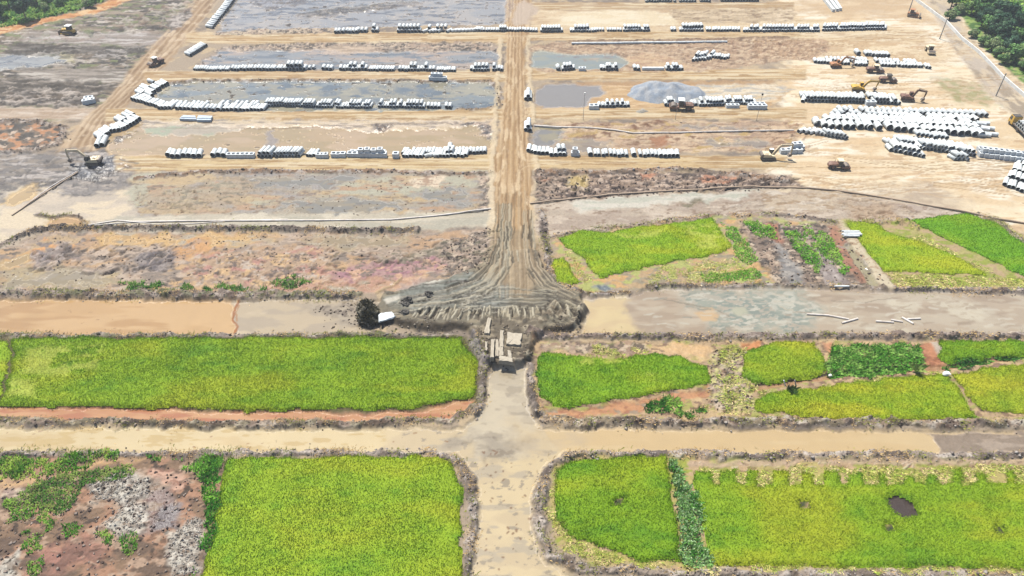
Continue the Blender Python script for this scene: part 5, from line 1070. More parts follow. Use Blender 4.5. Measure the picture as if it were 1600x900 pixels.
pipes("tiny white pipe at the very top edge right of the central road", "farthest pipes at the top edge", [(1008, 4, 1050, 4, 10, 1.2, 2.4, 0, 0, .05), (1012, 3, 1046, 3, 7, 1.2, 2.4, 0, 1, .2), (1052, 4, 1088, 4, 8, 1.2, 2.4, 0, 0, .05), (1094, 4, 1110, 4, 4, 1.2, 2.4, 0, 0, 0), (1126, 3, 1186, 3, 14, 1.2, 2.4, 0, 0, .05), (1130, 2, 1180, 2, 9, 1.2, 2.4, 0, 1, .2)])
pipes("white pipe in the far slanted line along the haul road, beside the top pond", "far pipes along the haul road", [(333, 46, 376, -12, 22, 1.2, 3.4, 62, 0, 0), (298, 89, 324, 73, 9, 1.2, 3.2, 55, 0, 0)])
pipes("white pipe of the short pair beside the central road at the grey square pond", "short pipe pairs beside the central road", [(818, 158, 832, 158, 2, 1.2, 5.0, 0, 0, 0), (819, 158, 831, 158, 1, 1.2, 5.0, 0, 1, 0), (818, 206, 832, 206, 2, 1.2, 4.5, 0, 0, 0), (819, 206, 831, 206, 1, 1.2, 4.5, 0, 1, 0)])
for p in PIPES:
    p["z"] = float(zat(p["x"], p["y"])[0]) + p["dia"] * (.5 + .84 * p["lv"]) - .05
    dep = p["y"] * math.cos(PITCH) + (CAM_H - p["z"]) * math.sin(PITCH)
    p["out"] = abs(p["x"] / dep * FOCAL) > 800
    p["size"] = p["dia"] * p["L"] / dep ** 2
PIPES.sort(key=lambda p: (p["out"], -p["size"]))
INDIV, REST = PIPES[:290], PIPES[290:]
_pm = {}
for p in INDIV:
    k = (round(p["dia"], 2), round(p["L"], 1))
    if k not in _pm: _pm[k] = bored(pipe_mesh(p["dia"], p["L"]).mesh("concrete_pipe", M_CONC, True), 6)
    o = bpy.data.objects.new("concrete_pipe", _pm[k]); root_col.objects.link(o)
    o.location = (p["x"], p["y"], p["z"]); o.rotation_euler = (0, random.uniform(0, 6.28), R(p["rot"]))
    tag(o, p["label"], "concrete pipe", p["group"])
Vs, Fs, off = [], [], 0
for p in REST:
    if p["out"] and abs(p["x"]) > 400: continue
    m = pipe_mesh(p["dia"], p["L"], 12)
    v = np.array(m.v); c, s = math.cos(R(p["rot"])), math.sin(R(p["rot"]))
    Vs.append(np.c_[v[:, 0] * c - v[:, 1] * s + p["x"], v[:, 0] * s + v[:, 1] * c + p["y"], v[:, 2] + p["z"]])
    Fs.append(np.array(m.f) + off); off += len(v)
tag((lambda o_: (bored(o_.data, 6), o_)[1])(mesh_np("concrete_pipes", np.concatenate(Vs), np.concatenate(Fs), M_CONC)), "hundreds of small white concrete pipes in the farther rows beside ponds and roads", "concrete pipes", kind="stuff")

# ------------------------------------------------------------------ manhole boxes
def box_mesh(a, h):
    m = MB(); b = a * .30
    for (x0, x1, y0, y1) in ((-a / 2, a / 2, -a / 2, -b), (-a / 2, a / 2, b, a / 2), (-a / 2, -b, -b, b), (b, a / 2, -b, b)):
        m.box(x0, x1, y0, y1, 0, h)
    m.box(-b, b, -b, b, .05, .15)
    return m
_bm = box_mesh(1.5, 1.25).mesh("manhole_box", M_CONC2)
def boxes(label, group, rows):
    for (x0, y0, x1, y1, n, sc, rot, lv) in rows:
        for k in range(n):
            t = (k + .5) / n
            x, y = ground(x0 + (x1 - x0) * t, y0 + (y1 - y0) * t)
            o = bpy.data.objects.new("manhole_box", _bm); root_col.objects.link(o)
            o.location = (x, y, float(zat(x, y)[0]) - .02 + lv * 1.25 * sc); o.rotation_euler = (0, 0, R(rot + random.gauss(0, 3))); o.scale = (sc,) * 3
            tag(o, label, "concrete box", group)
boxes("hollow grey concrete box in the row ending the low yard at the right edge", "boxes ending the low yard", [(1528, 243, 1566, 248, 5, 1.0, 0, 0), (1566, 248, 1600, 252, 4, 1.15, 0, 0), (1600, 252, 1640, 257, 5, 1.15, 0, 0), (1526, 236, 1600, 246, 9, 1.0, 0, 0), (1530, 242, 1598, 250, 8, .95, 0, 1)])
boxes("hollow grey concrete box behind the orange digger's bucket", "boxes behind the orange digger", [(1218, 239, 1252, 238, 4, 1.0, 4, 0), (1234, 234, 1254, 233, 3, 1.0, 4, 0), (1236, 235, 1250, 234, 2, .95, 4, 1)])
boxes("hollow grey concrete box in the middle group below the tan pond", "boxes in the middle group below the tan pond", [(519, 245, 540, 245, 3, 1.0, 0, 0), (544, 244, 604, 245, 8, 1.05, 0, 0), (548, 240, 602, 240, 7, 1.0, 0, 0), (560, 244, 600, 244, 4, .95, 0, 1)])
boxes("hollow grey concrete box between the pipe groups below the tan pond", "boxes between pipe groups", [(356, 246, 398, 246, 6, .95, 0, 0), (496, 246, 512, 246, 3, .95, 0, 0), (614, 246, 624, 246, 1, 1.1, 0, 0)])
boxes("grey concrete box beside the white pipes right of the crossing", "boxes right of the crossing", [(893, 243, 904, 243, 2, .9, 0, 0), (895, 243, 901, 243, 1, .9, 0, 1)])
boxes("grey concrete box at the right end of the gravel heap's pipe row", "boxes near the gravel heap", [(1168, 170, 1196, 170, 4, 1.05, 0, 0), (1172, 166, 1194, 166, 3, 1.0, 0, 0), (1134, 168, 1154, 168, 3, .9, 0, 0), (921, 170, 934, 170, 2, 1.1, 0, 0), (905, 110, 914, 110, 2, .9, 0, 0)])
boxes("pale concrete box standing in the far edge of the blue-grey pond", "boxes at the far edge of the blue-grey pond", [(671, 125, 698, 125, 5, .9, 0, 0), (674, 124, 692, 124, 3, .85, 0, 1)])
boxes("lone grey concrete box beside the left haul road", "boxes beside the left haul road", [(132, 163, 148, 160, 3, 1.1, 20, 0), (134, 158, 146, 156, 2, 1.0, 20, 0)])
boxes("grey concrete box in the double stack below the yellow digger", "boxes in the double stack", [(1352, 164, 1366, 164, 2, 1.1, 0, 0)])
# ------------------------------------------------------------------ machines
def track(par, L_, h, y0, y1, name="track"):
    r = h / 2; pr = []
    for k in range(7): a = -math.pi / 2 + math.pi * k / 6; pr.append((L_ / 2 - r + r * math.cos(a), r + r * math.sin(a)))
    for k in range(7): a = math.pi / 2 + math.pi * k / 6; pr.append((-L_ / 2 + r + r * math.cos(a), r + r * math.sin(a)))
    t = MB().prism(pr, y0, y1).build(name, M_TRK, par)
    ym = y0 - .03 if y0 < 0 else y1 + .03
    w_ = MB()
    for k in range(6):
        x = -L_ / 2 + r + (L_ - 2 * r) * k / 5; q = r * (.68 if k in (0, 5) else .42)
        w_.cyl((x, min(ym, y0, y1), q + .12), (x, max(ym, y0, y1), q + .12), q, n=10)
    w_.build("track_wheels", M_STL, t)
def bar(m, a, b, wa, wb, y0, y1):
    """a tapered steel arm from a to b in the x, z plane"""
    d = np.array(b, float) - np.array(a, float); d /= np.linalg.norm(d); n = np.array((-d[1], d[0]))
    a, b = np.array(a, float), np.array(b, float)
    m.prism([tuple(a - n * wa / 2), tuple(b - n * wb / 2), tuple(b + n * wb / 2), tuple(a + n * wa / 2)], y0, y1)
def excavator(label, px, py, rot, paint, knee, tip, low, scale=1.0, swing=0, group="diggers on the site", cabroof=None):
    e = thing("excavator", label, "excavator", px, py, rot, None, scale=scale)
    track(e, 4.3, .95, -1.45, -.85); track(e, 4.3, .95, .85, 1.45)
    MB().box(-1.1, 1.1, -.85, .85, .4, .85).cyl((0, 0, .85), (0, 0, 1.1), .7).build("undercarriage", M_TRK, e)
    b = MB().prism([(-2.0, 1.1), (1.7, 1.1), (1.7, 1.55), (.6, 1.7), (.3, 2.0), (-2.0, 2.15)], -1.3, 1.3).build("body", paint, e)
    MB().box(-1.7, -.4, -.9, .6, 2.1, 2.3, .06, .06).build("engine_cover", paint, b)
    MB().cyl((-1.2, .8, 2.05), (-1.2, .8, 2.75), .07).build("exhaust", M_STL, b)
    MB().prism([(-2.75, 1.2), (-2.05, 1.12), (-2.05, 2.2), (-2.6, 2.15), (-2.85, 1.8)], -1.3, 1.3).build("counterweight", M_STL if paint is M_PALE else paint, e)
    c = MB().prism([(.15, 1.72), (1.65, 1.57), (1.72, 2.2), (1.35, 3.0), (.2, 3.0)], .35, 1.28).build("cab", paint if cabroof is None else M_BLK, e)
    MB().prism([(.3, 2.1), (1.62, 2.1), (1.28, 2.85), (.3, 2.85)], .32, .34).prism([(.3, 2.1), (1.62, 2.1), (1.28, 2.85), (.3, 2.85)], 1.29, 1.31).prism([(1.74, 2.2), (1.76, 2.2), (1.41, 2.92), (1.39, 2.92)], .42, 1.2).build("window", M_GLS, c)
    MB().box(.12, 1.4, .3, 1.33, 3.0, 3.08).build("cab_roof", cabroof or paint, c)
    bm = MB(); bar(bm, (1.0, 1.6), knee, .55, .75, -.28, .12); bar(bm, knee, tip, .75, .4, -.285, .125); bm.build("boom", paint, e)
    st = MB(); ext = (tip[0] + (tip[0] - low[0]) * .15, tip[1] + (tip[1] - low[1]) * .15); bar(st, ext, low, .5, .32, -.2, .04); st.build("stick", paint, e)
    x, z = low
    MB().prism([(x - .1, z + .15), (x + .35, z + .05), (x + .3, z - .75), (x - .35, z - 1.0), (x - .95, z - .75), (x - .6, z - .35), (x - .5, z - .05)], -.6, .45).build("bucket", M_STL, e)
    h = MB()
    kx, kz = knee
    h.cyl((1.35, -.42, 1.45), (kx * .62 + .5, -.42, kz * .62 + .45), .10).cyl((kx + .1, -.08, kz + .62), (ext[0], -.08, ext[1] + .1), .09)
    h.cyl((tip[0] * .8 + low[0] * .2 + .32, -.08, tip[1] * .8 + low[1] * .2), (low[0] + .25, -.08, low[1] + .6), .08).build("hydraulic_rams", M_STL, e)
    return e
excavator("cream and orange excavator working in front of grey boxes, boom raised to the right", 1200, 248, 0, M_PALE, (3.0, 4.6), (6.6, 4.9), (6.7, 1.9), .86, cabroof=M_WHT)
excavator("orange-cream excavator with a long boom on the dark mud at left, reaching left", 147, 256, 180, M_PALE, (3.4, 4.4), (6.9, 4.5), (7.0, 1.6), .88, cabroof=M_BLK)
excavator("bright yellow excavator reaching right above the double pipe stack", 1341, 142, -4, M_YEL, (3.0, 4.0), (6.4, 4.0), (5.9, 1.5), .84)
excavator("dark maroon excavator with its boom folded, right of the double pipe stack", 1418, 157, -8, M_RED, (2.4, 4.3), (5.4, 3.7), (5.2, 1.3), .84)
excavator("orange-red excavator among the pipes behind the rollers, boom bent over them", 1306, 105, 4, M_ORA, (3.2, 4.6), (7.2, 3.6), (7.6, 1.4), .76)

def roller(label, px, py, rot, paint, roof, scale=1.0):
    e = thing("road_roller", label, "road roller", px, py, rot, None, scale=scale)
    d = MB().cyl((2.0, -1.05, .78), (2.0, 1.05, .78), .78, n=20).build("drum", M_STL, e, True)
    MB().box(.7, 2.95, -1.25, -1.1, .6, 1.1).box(.7, 2.95, 1.1, 1.25, .6, 1.1).box(2.85, 3.0, -1.1, 1.1, .65, 1.05).box(.7, 1.1, -1.1, 1.1, .6, 1.15).build("drum_frame", paint, e)
    b = MB().prism([(-3.0, .8), (-.3, .75), (-.3, 1.75), (-2.2, 1.75), (-2.9, 1.45)], -.75, .75).build("engine_hood", paint, e)
    MB().cyl((-1.2, .4, 1.7), (-1.2, .4, 2.5), .06).build("exhaust", M_STL, b)
    MB().box(-.3, .7, -.6, .6, .7, 1.25).build("platform", M_STL, e)
    for y0, y1 in ((-1.1, -.62), (.62, 1.1)):
        w_ = MB().cyl((-1.7, y0, .78), (-1.7, y1, .78), .78, n=18).build("wheel", M_BLK, e, True)
        MB().cyl((-1.7, min(y0, y1) - .02 if y0 < 0 else y1 - .02, .78), (-1.7, min(y0, y1) + .02 if y0 < 0 else y1 + .02, .78), .36, n=12).build("rim", paint, w_)
        MB().prism([(-2.6, 1.5), (-.9, 1.5), (-.75, 1.62), (-2.7, 1.62)], y0, y1).build("mudguard", paint, e)
    c = MB().box(-.35, .75, -.72, .72, 1.25, 2.6, .08, .05).build("cab", M_GLS, e)
    fr = MB()
    for x in (-.36, .72):
        for y in (-.74, .68): fr.box(x - .02, x + .06, y, y + .07, 1.25, 2.65)
    fr.build("cab_frame", paint, c)
    MB().box(-.65, 1.0, -.95, .95, 2.65, 2.8, .08, .08).build("cab_roof", roof, e)
    return e
roller("roller with a pale yellow roof standing alone on the sand, nearest of the rollers", 1309, 263, -4, M_RED, M_PALE, .95)
roller("maroon roller with a cream cab roof parked against the pipe row", 1366, 113, -6, M_RED, M_PALE, .95)
roller("dark brown roller alone on the sand between the two pipe rows", 1386, 128, -6, M_RED, M_BLK, .92)
roller("roller facing the viewer with its drum in front, near the utility poles", 1452, 82, -98, M_PALE, M_PALE, .95)
roller("small roller with a white roof driving down the left haul road", 245, 101, -125, M_RED, M_WHT, .95)
roller("maroon roller with a white roof parked before the gravel heap's pipes", 1064, 171, 174, M_RED, M_WHT, 1.2)

def bulldozer(label, px, py, rot, paint, roof):
    e = thing("bulldozer", label, "bulldozer", px, py, rot)
    track(e, 3.6, 1.1, -1.25, -.7); track(e, 3.6, 1.1, .7, 1.25)
    MB().prism([(-1.9, .6), (2.0, .6), (2.0, 1.6), (.3, 1.75), (.2, 1.5), (-1.9, 1.5)], -.68, .68).build("body", paint, e)
    c = MB().box(-1.2, .2, -.65, .65, 1.5, 2.7, .1, .06).build("cab", M_GLS, e)
    MB().box(-1.45, .45, -.95, .95, 2.7, 2.86, .08, .08).build("cab_roof", roof, c)
    MB().prism([(2.5, .05), (2.75, .02), (2.6, .5), (2.62, .95), (2.8, 1.35), (2.6, 1.35), (2.4, .9)], -1.65, 1.65).build("blade", M_STL, e)
    MB().box(-.6, 2.5, -1.42, -1.28, .35, .55).box(-.6, 2.5, 1.28, 1.42, .35, .55).build("push_arms", paint, e)
    MB().cyl((1.2, .2, 1.6), (1.2, .2, 2.5), .06).build("exhaust", M_STL, e)
    return e
bulldozer("yellow-brown bulldozer with a white roof on the far grey track at upper left", 109, 53, 172, M_YEL, M_WHT).scale = (1.15,) * 3
bulldozer("brown bulldozer beside the far utility pole at the top right", 1425, 26, -25, M_ORA, M_ORA)

# truck loaded with pipes at the right edge
_a, _b = np.array(ground(1606, 218)), np.array(ground(1574, 186))
TROT = math.degrees(math.atan2(_b[1] - _a[1], _b[0] - _a[0]))
t = thing("flatbed_truck", "yellow-cabbed flatbed truck at the right edge, loaded with white pipes", "truck", 1612, 224, TROT)
TL = 10.0
MB().box(-1.5, TL, -1.2, 1.2, 1.05, 1.3).build("flatbed", M_STL, t)
c = MB().prism([(TL + .1, .6), (TL + 2.3, .6), (TL + 2.35, 1.6), (TL + 2.0, 2.9), (TL + .1, 2.95)], -1.2, 1.2).build("cab", M_YEL, t)
MB().prism([(TL + 2.37, 1.7), (TL + 2.39, 1.7), (TL + 2.08, 2.75), (TL + 2.06, 2.75)], -1.05, 1.05).prism([(TL + .9, 1.7), (TL + 2.1, 1.7), (TL + 1.8, 2.7), (TL + .9, 2.7)], -1.23, -1.21).prism([(TL + .9, 1.7), (TL + 2.1, 1.7), (TL + 1.8, 2.7), (TL + .9, 2.7)], 1.21, 1.23).build("window", M_GLS, c)
MB().box(TL + .1, TL + 1.9, -1.1, 1.1, 2.95, 3.1, .1, .1).build("cab_roof", M_BLK, c)
for x in (-.3, 1.0, 6.8, TL + 1.4):
    for s in (-1, 1):
        MB().cyl((x, s * .8, .5), (x, s * 1.2, .5), .5, n=14).build("wheel", M_BLK, t, True)
lx, ly, lz = t.location; ca, sa = math.cos(R(TROT)), math.sin(R(TROT))
pm = bored(pipe_mesh(1.05, 2.3).mesh("concrete_pipe", M_CONC, True), 6)
for k in range(9):
    for lv in (0, 1):
        u, v = -.9 + k * 1.12 + (.56 if lv else 0), 1.15
        if lv and k == 8: continue
        o = bpy.data.objects.new("concrete_pipe", pm); root_col.objects.link(o)
        o.location = (lx + u * ca - v * -sa * -1 * -1, ly + u * sa - v * ca * 1, lz + 1.3 + .52 + lv * .9)
        o.location.x = lx + u * ca + v * sa
        o.rotation_euler = (0, 0, R(TROT))
        tag(o, "white concrete pipe loaded across the flatbed truck at the right edge", "concrete pipe", "pipes on the flatbed truck")

# ------------------------------------------------------------------ long pipelines, poles, wall
def tube(name, label, cat, pts, r, mat, lift=.0, n=8, sag=0, group=None):
    m = MB(); P = []
    G_ = G(pts)
    for i in range(len(G_) - 1):
        k = max(1, int(np.hypot(*(G_[i + 1] - G_[i])) / 2.5))
        P += [G_[i] + (G_[i + 1] - G_[i]) * j / k for j in range(k)]
    P.append(G_[-1]); P = np.array(P)
    z = zat(P[:, 0], P[:, 1]); zz = np.array([max(z[max(0, i - 2):i + 3]) for i in range(len(z))]) + r * .6 + lift
    nrm = np.gradient(P, axis=0); nrm /= np.linalg.norm(nrm, axis=1)[:, None] + 1e-9
    v = []
    for i in range(len(P)):
        q = np.array((-nrm[i][1], nrm[i][0]))
        for k in range(n):
            a = 2 * math.pi * k / n
            v.append((P[i][0] + q[0] * r * math.cos(a), P[i][1] + q[1] * r * math.cos(a), zz[i] + r * math.sin(a)))
    f = [(i * n + k, i * n + (k + 1) % n, (i + 1) * n + (k + 1) % n, (i + 1) * n + k) for i in range(len(P) - 1) for k in range(n)]
    f += [tuple(range(n - 1, -1, -1)), tuple(range((len(P) - 1) * n, len(P) * n))]
    return tag(m.add(v, f).build(name, mat, None, True), label, cat, group)
tube("dredge_pipeline", "long pale pipeline along the grey mud strip left of the central road", "pipeline", [(140, 355), (185, 348), (300, 346), (500, 345), (610, 344), (680, 338), (767, 328)], .22, M_PIPE)
tube("dredge_pipeline", "thin pale hose just beside the long left pipeline", "pipeline", [(150, 357), (210, 352), (300, 350), (370, 345), (450, 343)], .12, M_PIPE)
tube("dredge_pipeline", "long brown pipeline curving from the central road to the right edge", "pipeline", [(828, 320), (880, 313), (950, 305), (1050, 299), (1100, 297), (1190, 293), (1260, 294), (1310, 299), (1360, 306), (1420, 316), (1500, 331), (1560, 344), (1640, 356)], .24, M_BRWN)
tube("dredge_pipeline", "pale pipeline wavering across the mixed mud right of the crossing", "pipeline", [(834, 196), (870, 199), (920, 200), (960, 204), (990, 209), (1050, 208), (1120, 206), (1240, 205)], .25, M_PIPE)
tube("dredge_pipeline", "straight white pipeline on the bank of the far pinkish mud", "pipeline", [(893, 69), (1000, 68), (1080, 67), (1136, 66)], .4, M_CONC)
tube("dredge_pipeline", "thin brown pipeline along the right yard's lower edge, under the boxes", "pipeline", [(1500, 246), (1560, 252), (1660, 262)], .12, M_BRWN)
tube("long_pole", "long dark pole lying across the mud below the left excavator", "pole", [(19, 337), (60, 310), (122, 270)], .2, M_BRWN)
tube("long_pole", "second long pole lying close beside the dark one at left", "pole", [(48, 315), (80, 292), (120, 268)], .14, M_PIPE)
tube("long_pipe", "long white pipe lying between two pipe groups at the teal pond", "long pipe", [(1003, 109), (1037, 109)], .7, M_CONC)
for q, lab in (([(1261, 489), (1296, 491)], "half-sunk white pole, leftmost on the grey canal"), ([(1295, 491), (1327, 497)], "white pole touching the arrowhead-shaped pair on the grey canal"), ([(1316, 503), (1341, 496)], "short white pole slanting upward to the right on the grey canal"),
               ([(1369, 500), (1397, 502)], "white pole at the left end of the crossed group on the grey canal"), ([(1393, 498), (1411, 501)], "short white pole beside the crossed pair on the grey canal"), ([(1410, 494), (1428, 504)], "white pole slanting downward in the crossed pair on the grey canal"), ([(1418, 497), (1439, 496)], "level white pole in the crossed pair on the grey canal")):
    tube("concrete_pole", lab, "concrete pole", q, .22, M_PIPE)
tube("concrete_pole", "white pole on the bank above the grey canal, left of the dike", "concrete pole", [(1303, 449), (1326, 449)], .2, M_CONC, lift=.1)
for k, lab in enumerate(("upper white pipe of the bundle across the pale dike", "second white pipe of the bundle across the pale dike", "third white pipe of the bundle across the pale dike", "lowest white pipe of the bundle across the pale dike")):
    a = ground(1314 + (k % 2) * 3, 365 + k * 2.4); b = ground(1341 + (k % 3) * 2, 365.5 + k * 2.4)
    tag(MB().cyl((*a, .75), (*b, .72), .27, n=10).build("white_pipe", M_CONC, None, True), lab, "white pipe", "pipes bridging the dike")
MB_ = None
def pole(label, px, py, h, r, mat, arm=False, group=None):
    t = thing("utility_pole", label, "utility pole", px, py, 0, group)
    MB().cyl((0, 0, -.3), (0, 0, h), r, r * .7, n=10).build("post", mat, t, True)
    MB().box(-.35, .35, -.05, .05, h - .45, h - .33).build("cross_arm", mat, t)
    return t
pole("grey utility pole beside the wall, topmost by the far bulldozer", 1420, 18, 7.5, .2, M_POLE)
pole("grey utility pole beside the wall, right of the roller facing the viewer", 1468, 61, 7.5, .2, M_POLE)
pole("grey utility pole nearest the wall's lower end, beside the scrubby patch", 1556, 150, 7.5, .2, M_POLE)
def lamp(label, px, py, h, top):
    t = thing("thin_post", label, "post", px, py)
    MB().cyl((0, 0, -.2), (0, 0, h), .07, .05, n=8).build("shaft", M_POLE, t)
    MB().box(-.22, .22, -.22, .22, h, h + .5, .04, .04).build("post_head", top, t)
lamp("thin post with a small box on top, below the grey square pond", 911, 188, 8.2, M_WHT)
lamp("thin post in front of the maroon roller by the gravel heap", 1055, 187, 4.5, M_POLE)
lamp("thin post in front of the grey boxes right of the gravel heap", 1182, 188, 8.0, M_BLK)

def wall(name, label, pts, wd, h, mat):
    P = G(pts); n = len(P); d = np.gradient(P, axis=0); d /= np.linalg.norm(d, axis=1)[:, None]
    q = np.c_[-d[:, 1], d[:, 0]] * wd / 2; z = zat(P[:, 0], P[:, 1])
    v = []
    for i in range(n):
        for s, zz in ((1, z[i] - .3), (1, z[i] + h), (-1, z[i] + h), (-1, z[i] - .3)): v.append((*(P[i] + s * q[i]), zz))
    f = [(i * 4 + k, i * 4 + (k + 1) % 4, (i + 1) * 4 + (k + 1) % 4, (i + 1) * 4 + k) for i in range(n - 1) for k in range(4)] + [(3, 2, 1, 0), tuple((n - 1) * 4 + k for k in range(4))]
    return tag(MB().add(v, f).build(name, mat), label, "wall")
WL = [(1424, -75), (1426, -2), (1478, 36), (1502, 62), (1530, 84), (1568, 124), (1604, 155), (1650, 196), (1760, 280)]
wall("concrete_wall", "low white concrete wall running down the right side before the trees", WL, .3, 1.1, M_KERB)

# blue-grey steel sheets, white beams
for q, lab in (([(281, 189), (308, 190), (306, 184), (288, 183)], "left stack of blue-grey sheets on the tan road"), ([(308, 191), (330, 191), (333, 184), (311, 183)], "right stack of blue-grey sheets on the tan road")):
    P = G(q); t = thing("sheet_stack", lab, "sheet stack", q[0][0], q[0][1], 0)
    O = np.array(t.location)[:2]
    for k in range(3):
        a, b, c_, d_ = [P[i] - O for i in range(4)]
        lo = lambda u: a + (d_ - a) * u
        hi = lambda u: b + (c_ - b) * u
        pts = [lo(k / 3 + .03), hi(k / 3 + .03), hi(k / 3 + .3), lo(k / 3 + .3)]
        z0, z1 = 0.02, .7 + .12 * (k % 2)
        MB().add([(*p, z0) for p in pts] + [(*p, z1) for p in pts], [(3, 2, 1, 0), (4, 5, 6, 7), (0, 1, 5, 4), (1, 2, 6, 5), (2, 3, 7, 6), (3, 0, 4, 7)]).build("sheet_bundle", M_LILAC, t)
for (x0, y0, x1, y1, lab) in ((1302, 19, 1282, -6, "left long white beam at the top edge of the sand"), (1308, 18, 1290, -6, "middle long white beam at the top edge of the sand"), (1313, 17, 1297, -7, "right long white beam at the top edge of the sand")):
    a, b = np.array(ground(x0, y0)), np.array(ground(x1, y1)); L_ = np.hypot(*(b - a))
    o = MB().prism([(0, 0), (L_, 0), (L_, 1.1), (0, 1.1)], -.5, .5).build("concrete_beam", M_CONC); o.location = (*a, float(zat(*a)[0])); o.rotation_euler = (0, 0, math.atan2(*(b - a)[::-1]))
    tag(o, lab, "concrete beam", "white beams at the top edge")

# ------------------------------------------------------------------ heaps, brush, mud blocks
def heap(name, label, pts, h, cols, seed, mat, amp=.25, st=.5, cat="heap"):
    P = G(pts)
    gx = np.arange(P[:, 0].min() - 1, P[:, 0].max() + 1, st); gy = np.arange(P[:, 1].min() - 1, P[:, 1].max() + 1, st)
    GX, GY = np.meshgrid(gx, gy)
    sd = sdf(P, GX + (fbm(GX, GY, 3, seed=seed) - .5) * 2, GY + (fbm(GX, GY, 3, seed=seed + 1) - .5) * 2)
    mx = max(sd.max(), .1)
    f = fbm(GX, GY, 5, 4, seed=seed + 2, oc=4); g = fbm(GX, GY, 1.6, seed=seed + 3, oc=3)
    z = zat(GX.ravel(), GY.ravel()).reshape(GX.shape) - .25 + h * np.clip(sd / mx, 0, 1) ** .8 * (.35 + 1.3 * f) + amp * (g - .5) * sm(0, 1, sd)
    ins = sd > -.6
    cell = ins[:-1, :-1] & ins[1:, :-1] & ins[1:, 1:] & ins[:-1, 1:]
    ii = np.arange(GX.size).reshape(GX.shape)
    F = np.stack([ii[:-1, :-1], ii[:-1, 1:], ii[1:, 1:], ii[1:, :-1]], -1)[cell]
    used, inv = np.unique(F, return_inverse=True)
    c = alb(cols[0]) + (alb(cols[1]) - alb(cols[0])) * sm(.42, .62, g.ravel()[used])[:, None]
    o = mesh_np(name, np.stack([GX, GY, z], -1).reshape(-1, 3)[used], inv.reshape(-1, 4), mat, col=c, rgh=np.full(len(used), .9))
    return tag(o, label, cat)
heap("gravel_heap", "large blue-grey gravel heap behind the maroon roller and pipes", [(978, 146), (990, 133), (1020, 126), (1060, 128), (1096, 138), (1112, 152), (1080, 160), (1030, 163), (990, 156)], 3.3, ((178, 190, 204), (206, 210, 214)), 14, M_BANK, st=.6)
heap("gravel_heap", "long low grey gravel spread right of the large heap", [(1060, 160), (1100, 148), (1140, 156), (1128, 164), (1080, 165)], 1.6, ((190, 200, 204), (214, 214, 208)), 16, M_BANK, st=.6)
heap("gravel_heap", "small pale gravel pile on the road before the gravel heap", [(992, 175), (1002, 168), (1014, 174), (1004, 178)], 1.1, ((208, 200, 184), (190, 184, 170)), 18, M_BANK)
heap("sand_heap", "small pale sand pile on the road below the blue-grey pond", [(580, 174), (592, 167), (602, 172), (596, 177)], 1.0, ((196, 200, 192), (214, 206, 190)), 19, M_BANK)
def mound(name, label, px, py, r, h, c, seed, twigs=0):
    t = thing(name, label, "brush heap" if twigs else "mud lump", px, py)
    n1, n2 = 26, 13; v = []
    for j in range(n2):
        for i in range(n1):
            a, b = 2 * math.pi * i / n1, math.pi / 2 * j / (n2 - 1)
            k = .7 + .75 * float(vn(np.array([math.cos(a) * 2.4 + j * .42 + seed]), np.array([math.sin(a) * 2.4 + j * .31]), seed % 30)[0]) - .1 + .3 * random.random()
            v.append((r * k * math.cos(b) * math.cos(a), r * k * math.cos(b) * math.sin(a) * .9, -.1 + h * math.sin(b) * (.55 + .5 * k)))
    f = [(j * n1 + i, j * n1 + (i + 1) % n1, (j + 1) * n1 + (i + 1) % n1, (j + 1) * n1 + i) for j in range(n2 - 1) for i in range(n1)]
    MB().add(v, f).build("soil_lump", c, t)
    if twigs:
        P = []; rr = np.sqrt(rng.random(twigs)) * r * 1.02; aa = rng.random(twigs) * 6.28
        P = np.c_[rr * np.cos(aa), rr * np.sin(aa), h * .95 * np.sqrt(np.clip(1 - (rr / r) ** 2, 0, 1))]
        cc = alb((98, 92, 62)) * rng.uniform(.4, 1.9, (twigs, 1))
        V, F, C_ = blade_mesh(P, rng.uniform(.3, .8, twigs), rng.uniform(.06, .2, twigs), rng.uniform(.3, 1.5, twigs), cc)
        mesh_np("twigs", V, F, M_WEED, t, col=C_)
    return t
M_DARK = solid("wet_dark_mud", (.075, .066, .052), .75, .2, 1.8, dirt=(.04, .036, .03))
M_DARK2 = solid("dark_peat", (.06, .055, .04), .9, .2, 1.8, dirt=(.11, .095, .06))
mound("brush_heap", "big dark heap of uprooted brush at the left tip of the mud fan", 577, 500, 2.3, 3.0, M_DARK2, 3, 1200)
mound("brush_heap", "smaller dark brush heap behind the big one at the mud fan's left tip", 572, 484, 1.6, 2.0, M_DARK2, 5, 600)
mound("mud_lump", "black wet lump on the striped mud fan, left of the other lump", 636, 473, 1.2, 1.2, M_DARK, 7)
mound("mud_lump", "smaller black wet lump right of its neighbour on the mud fan", 669, 460, .9, .9, M_DARK, 9)
mound("mud_lump", "brownish lump between the white slab and the striped mud", 632, 488, .9, .7, M_DARK, 11)
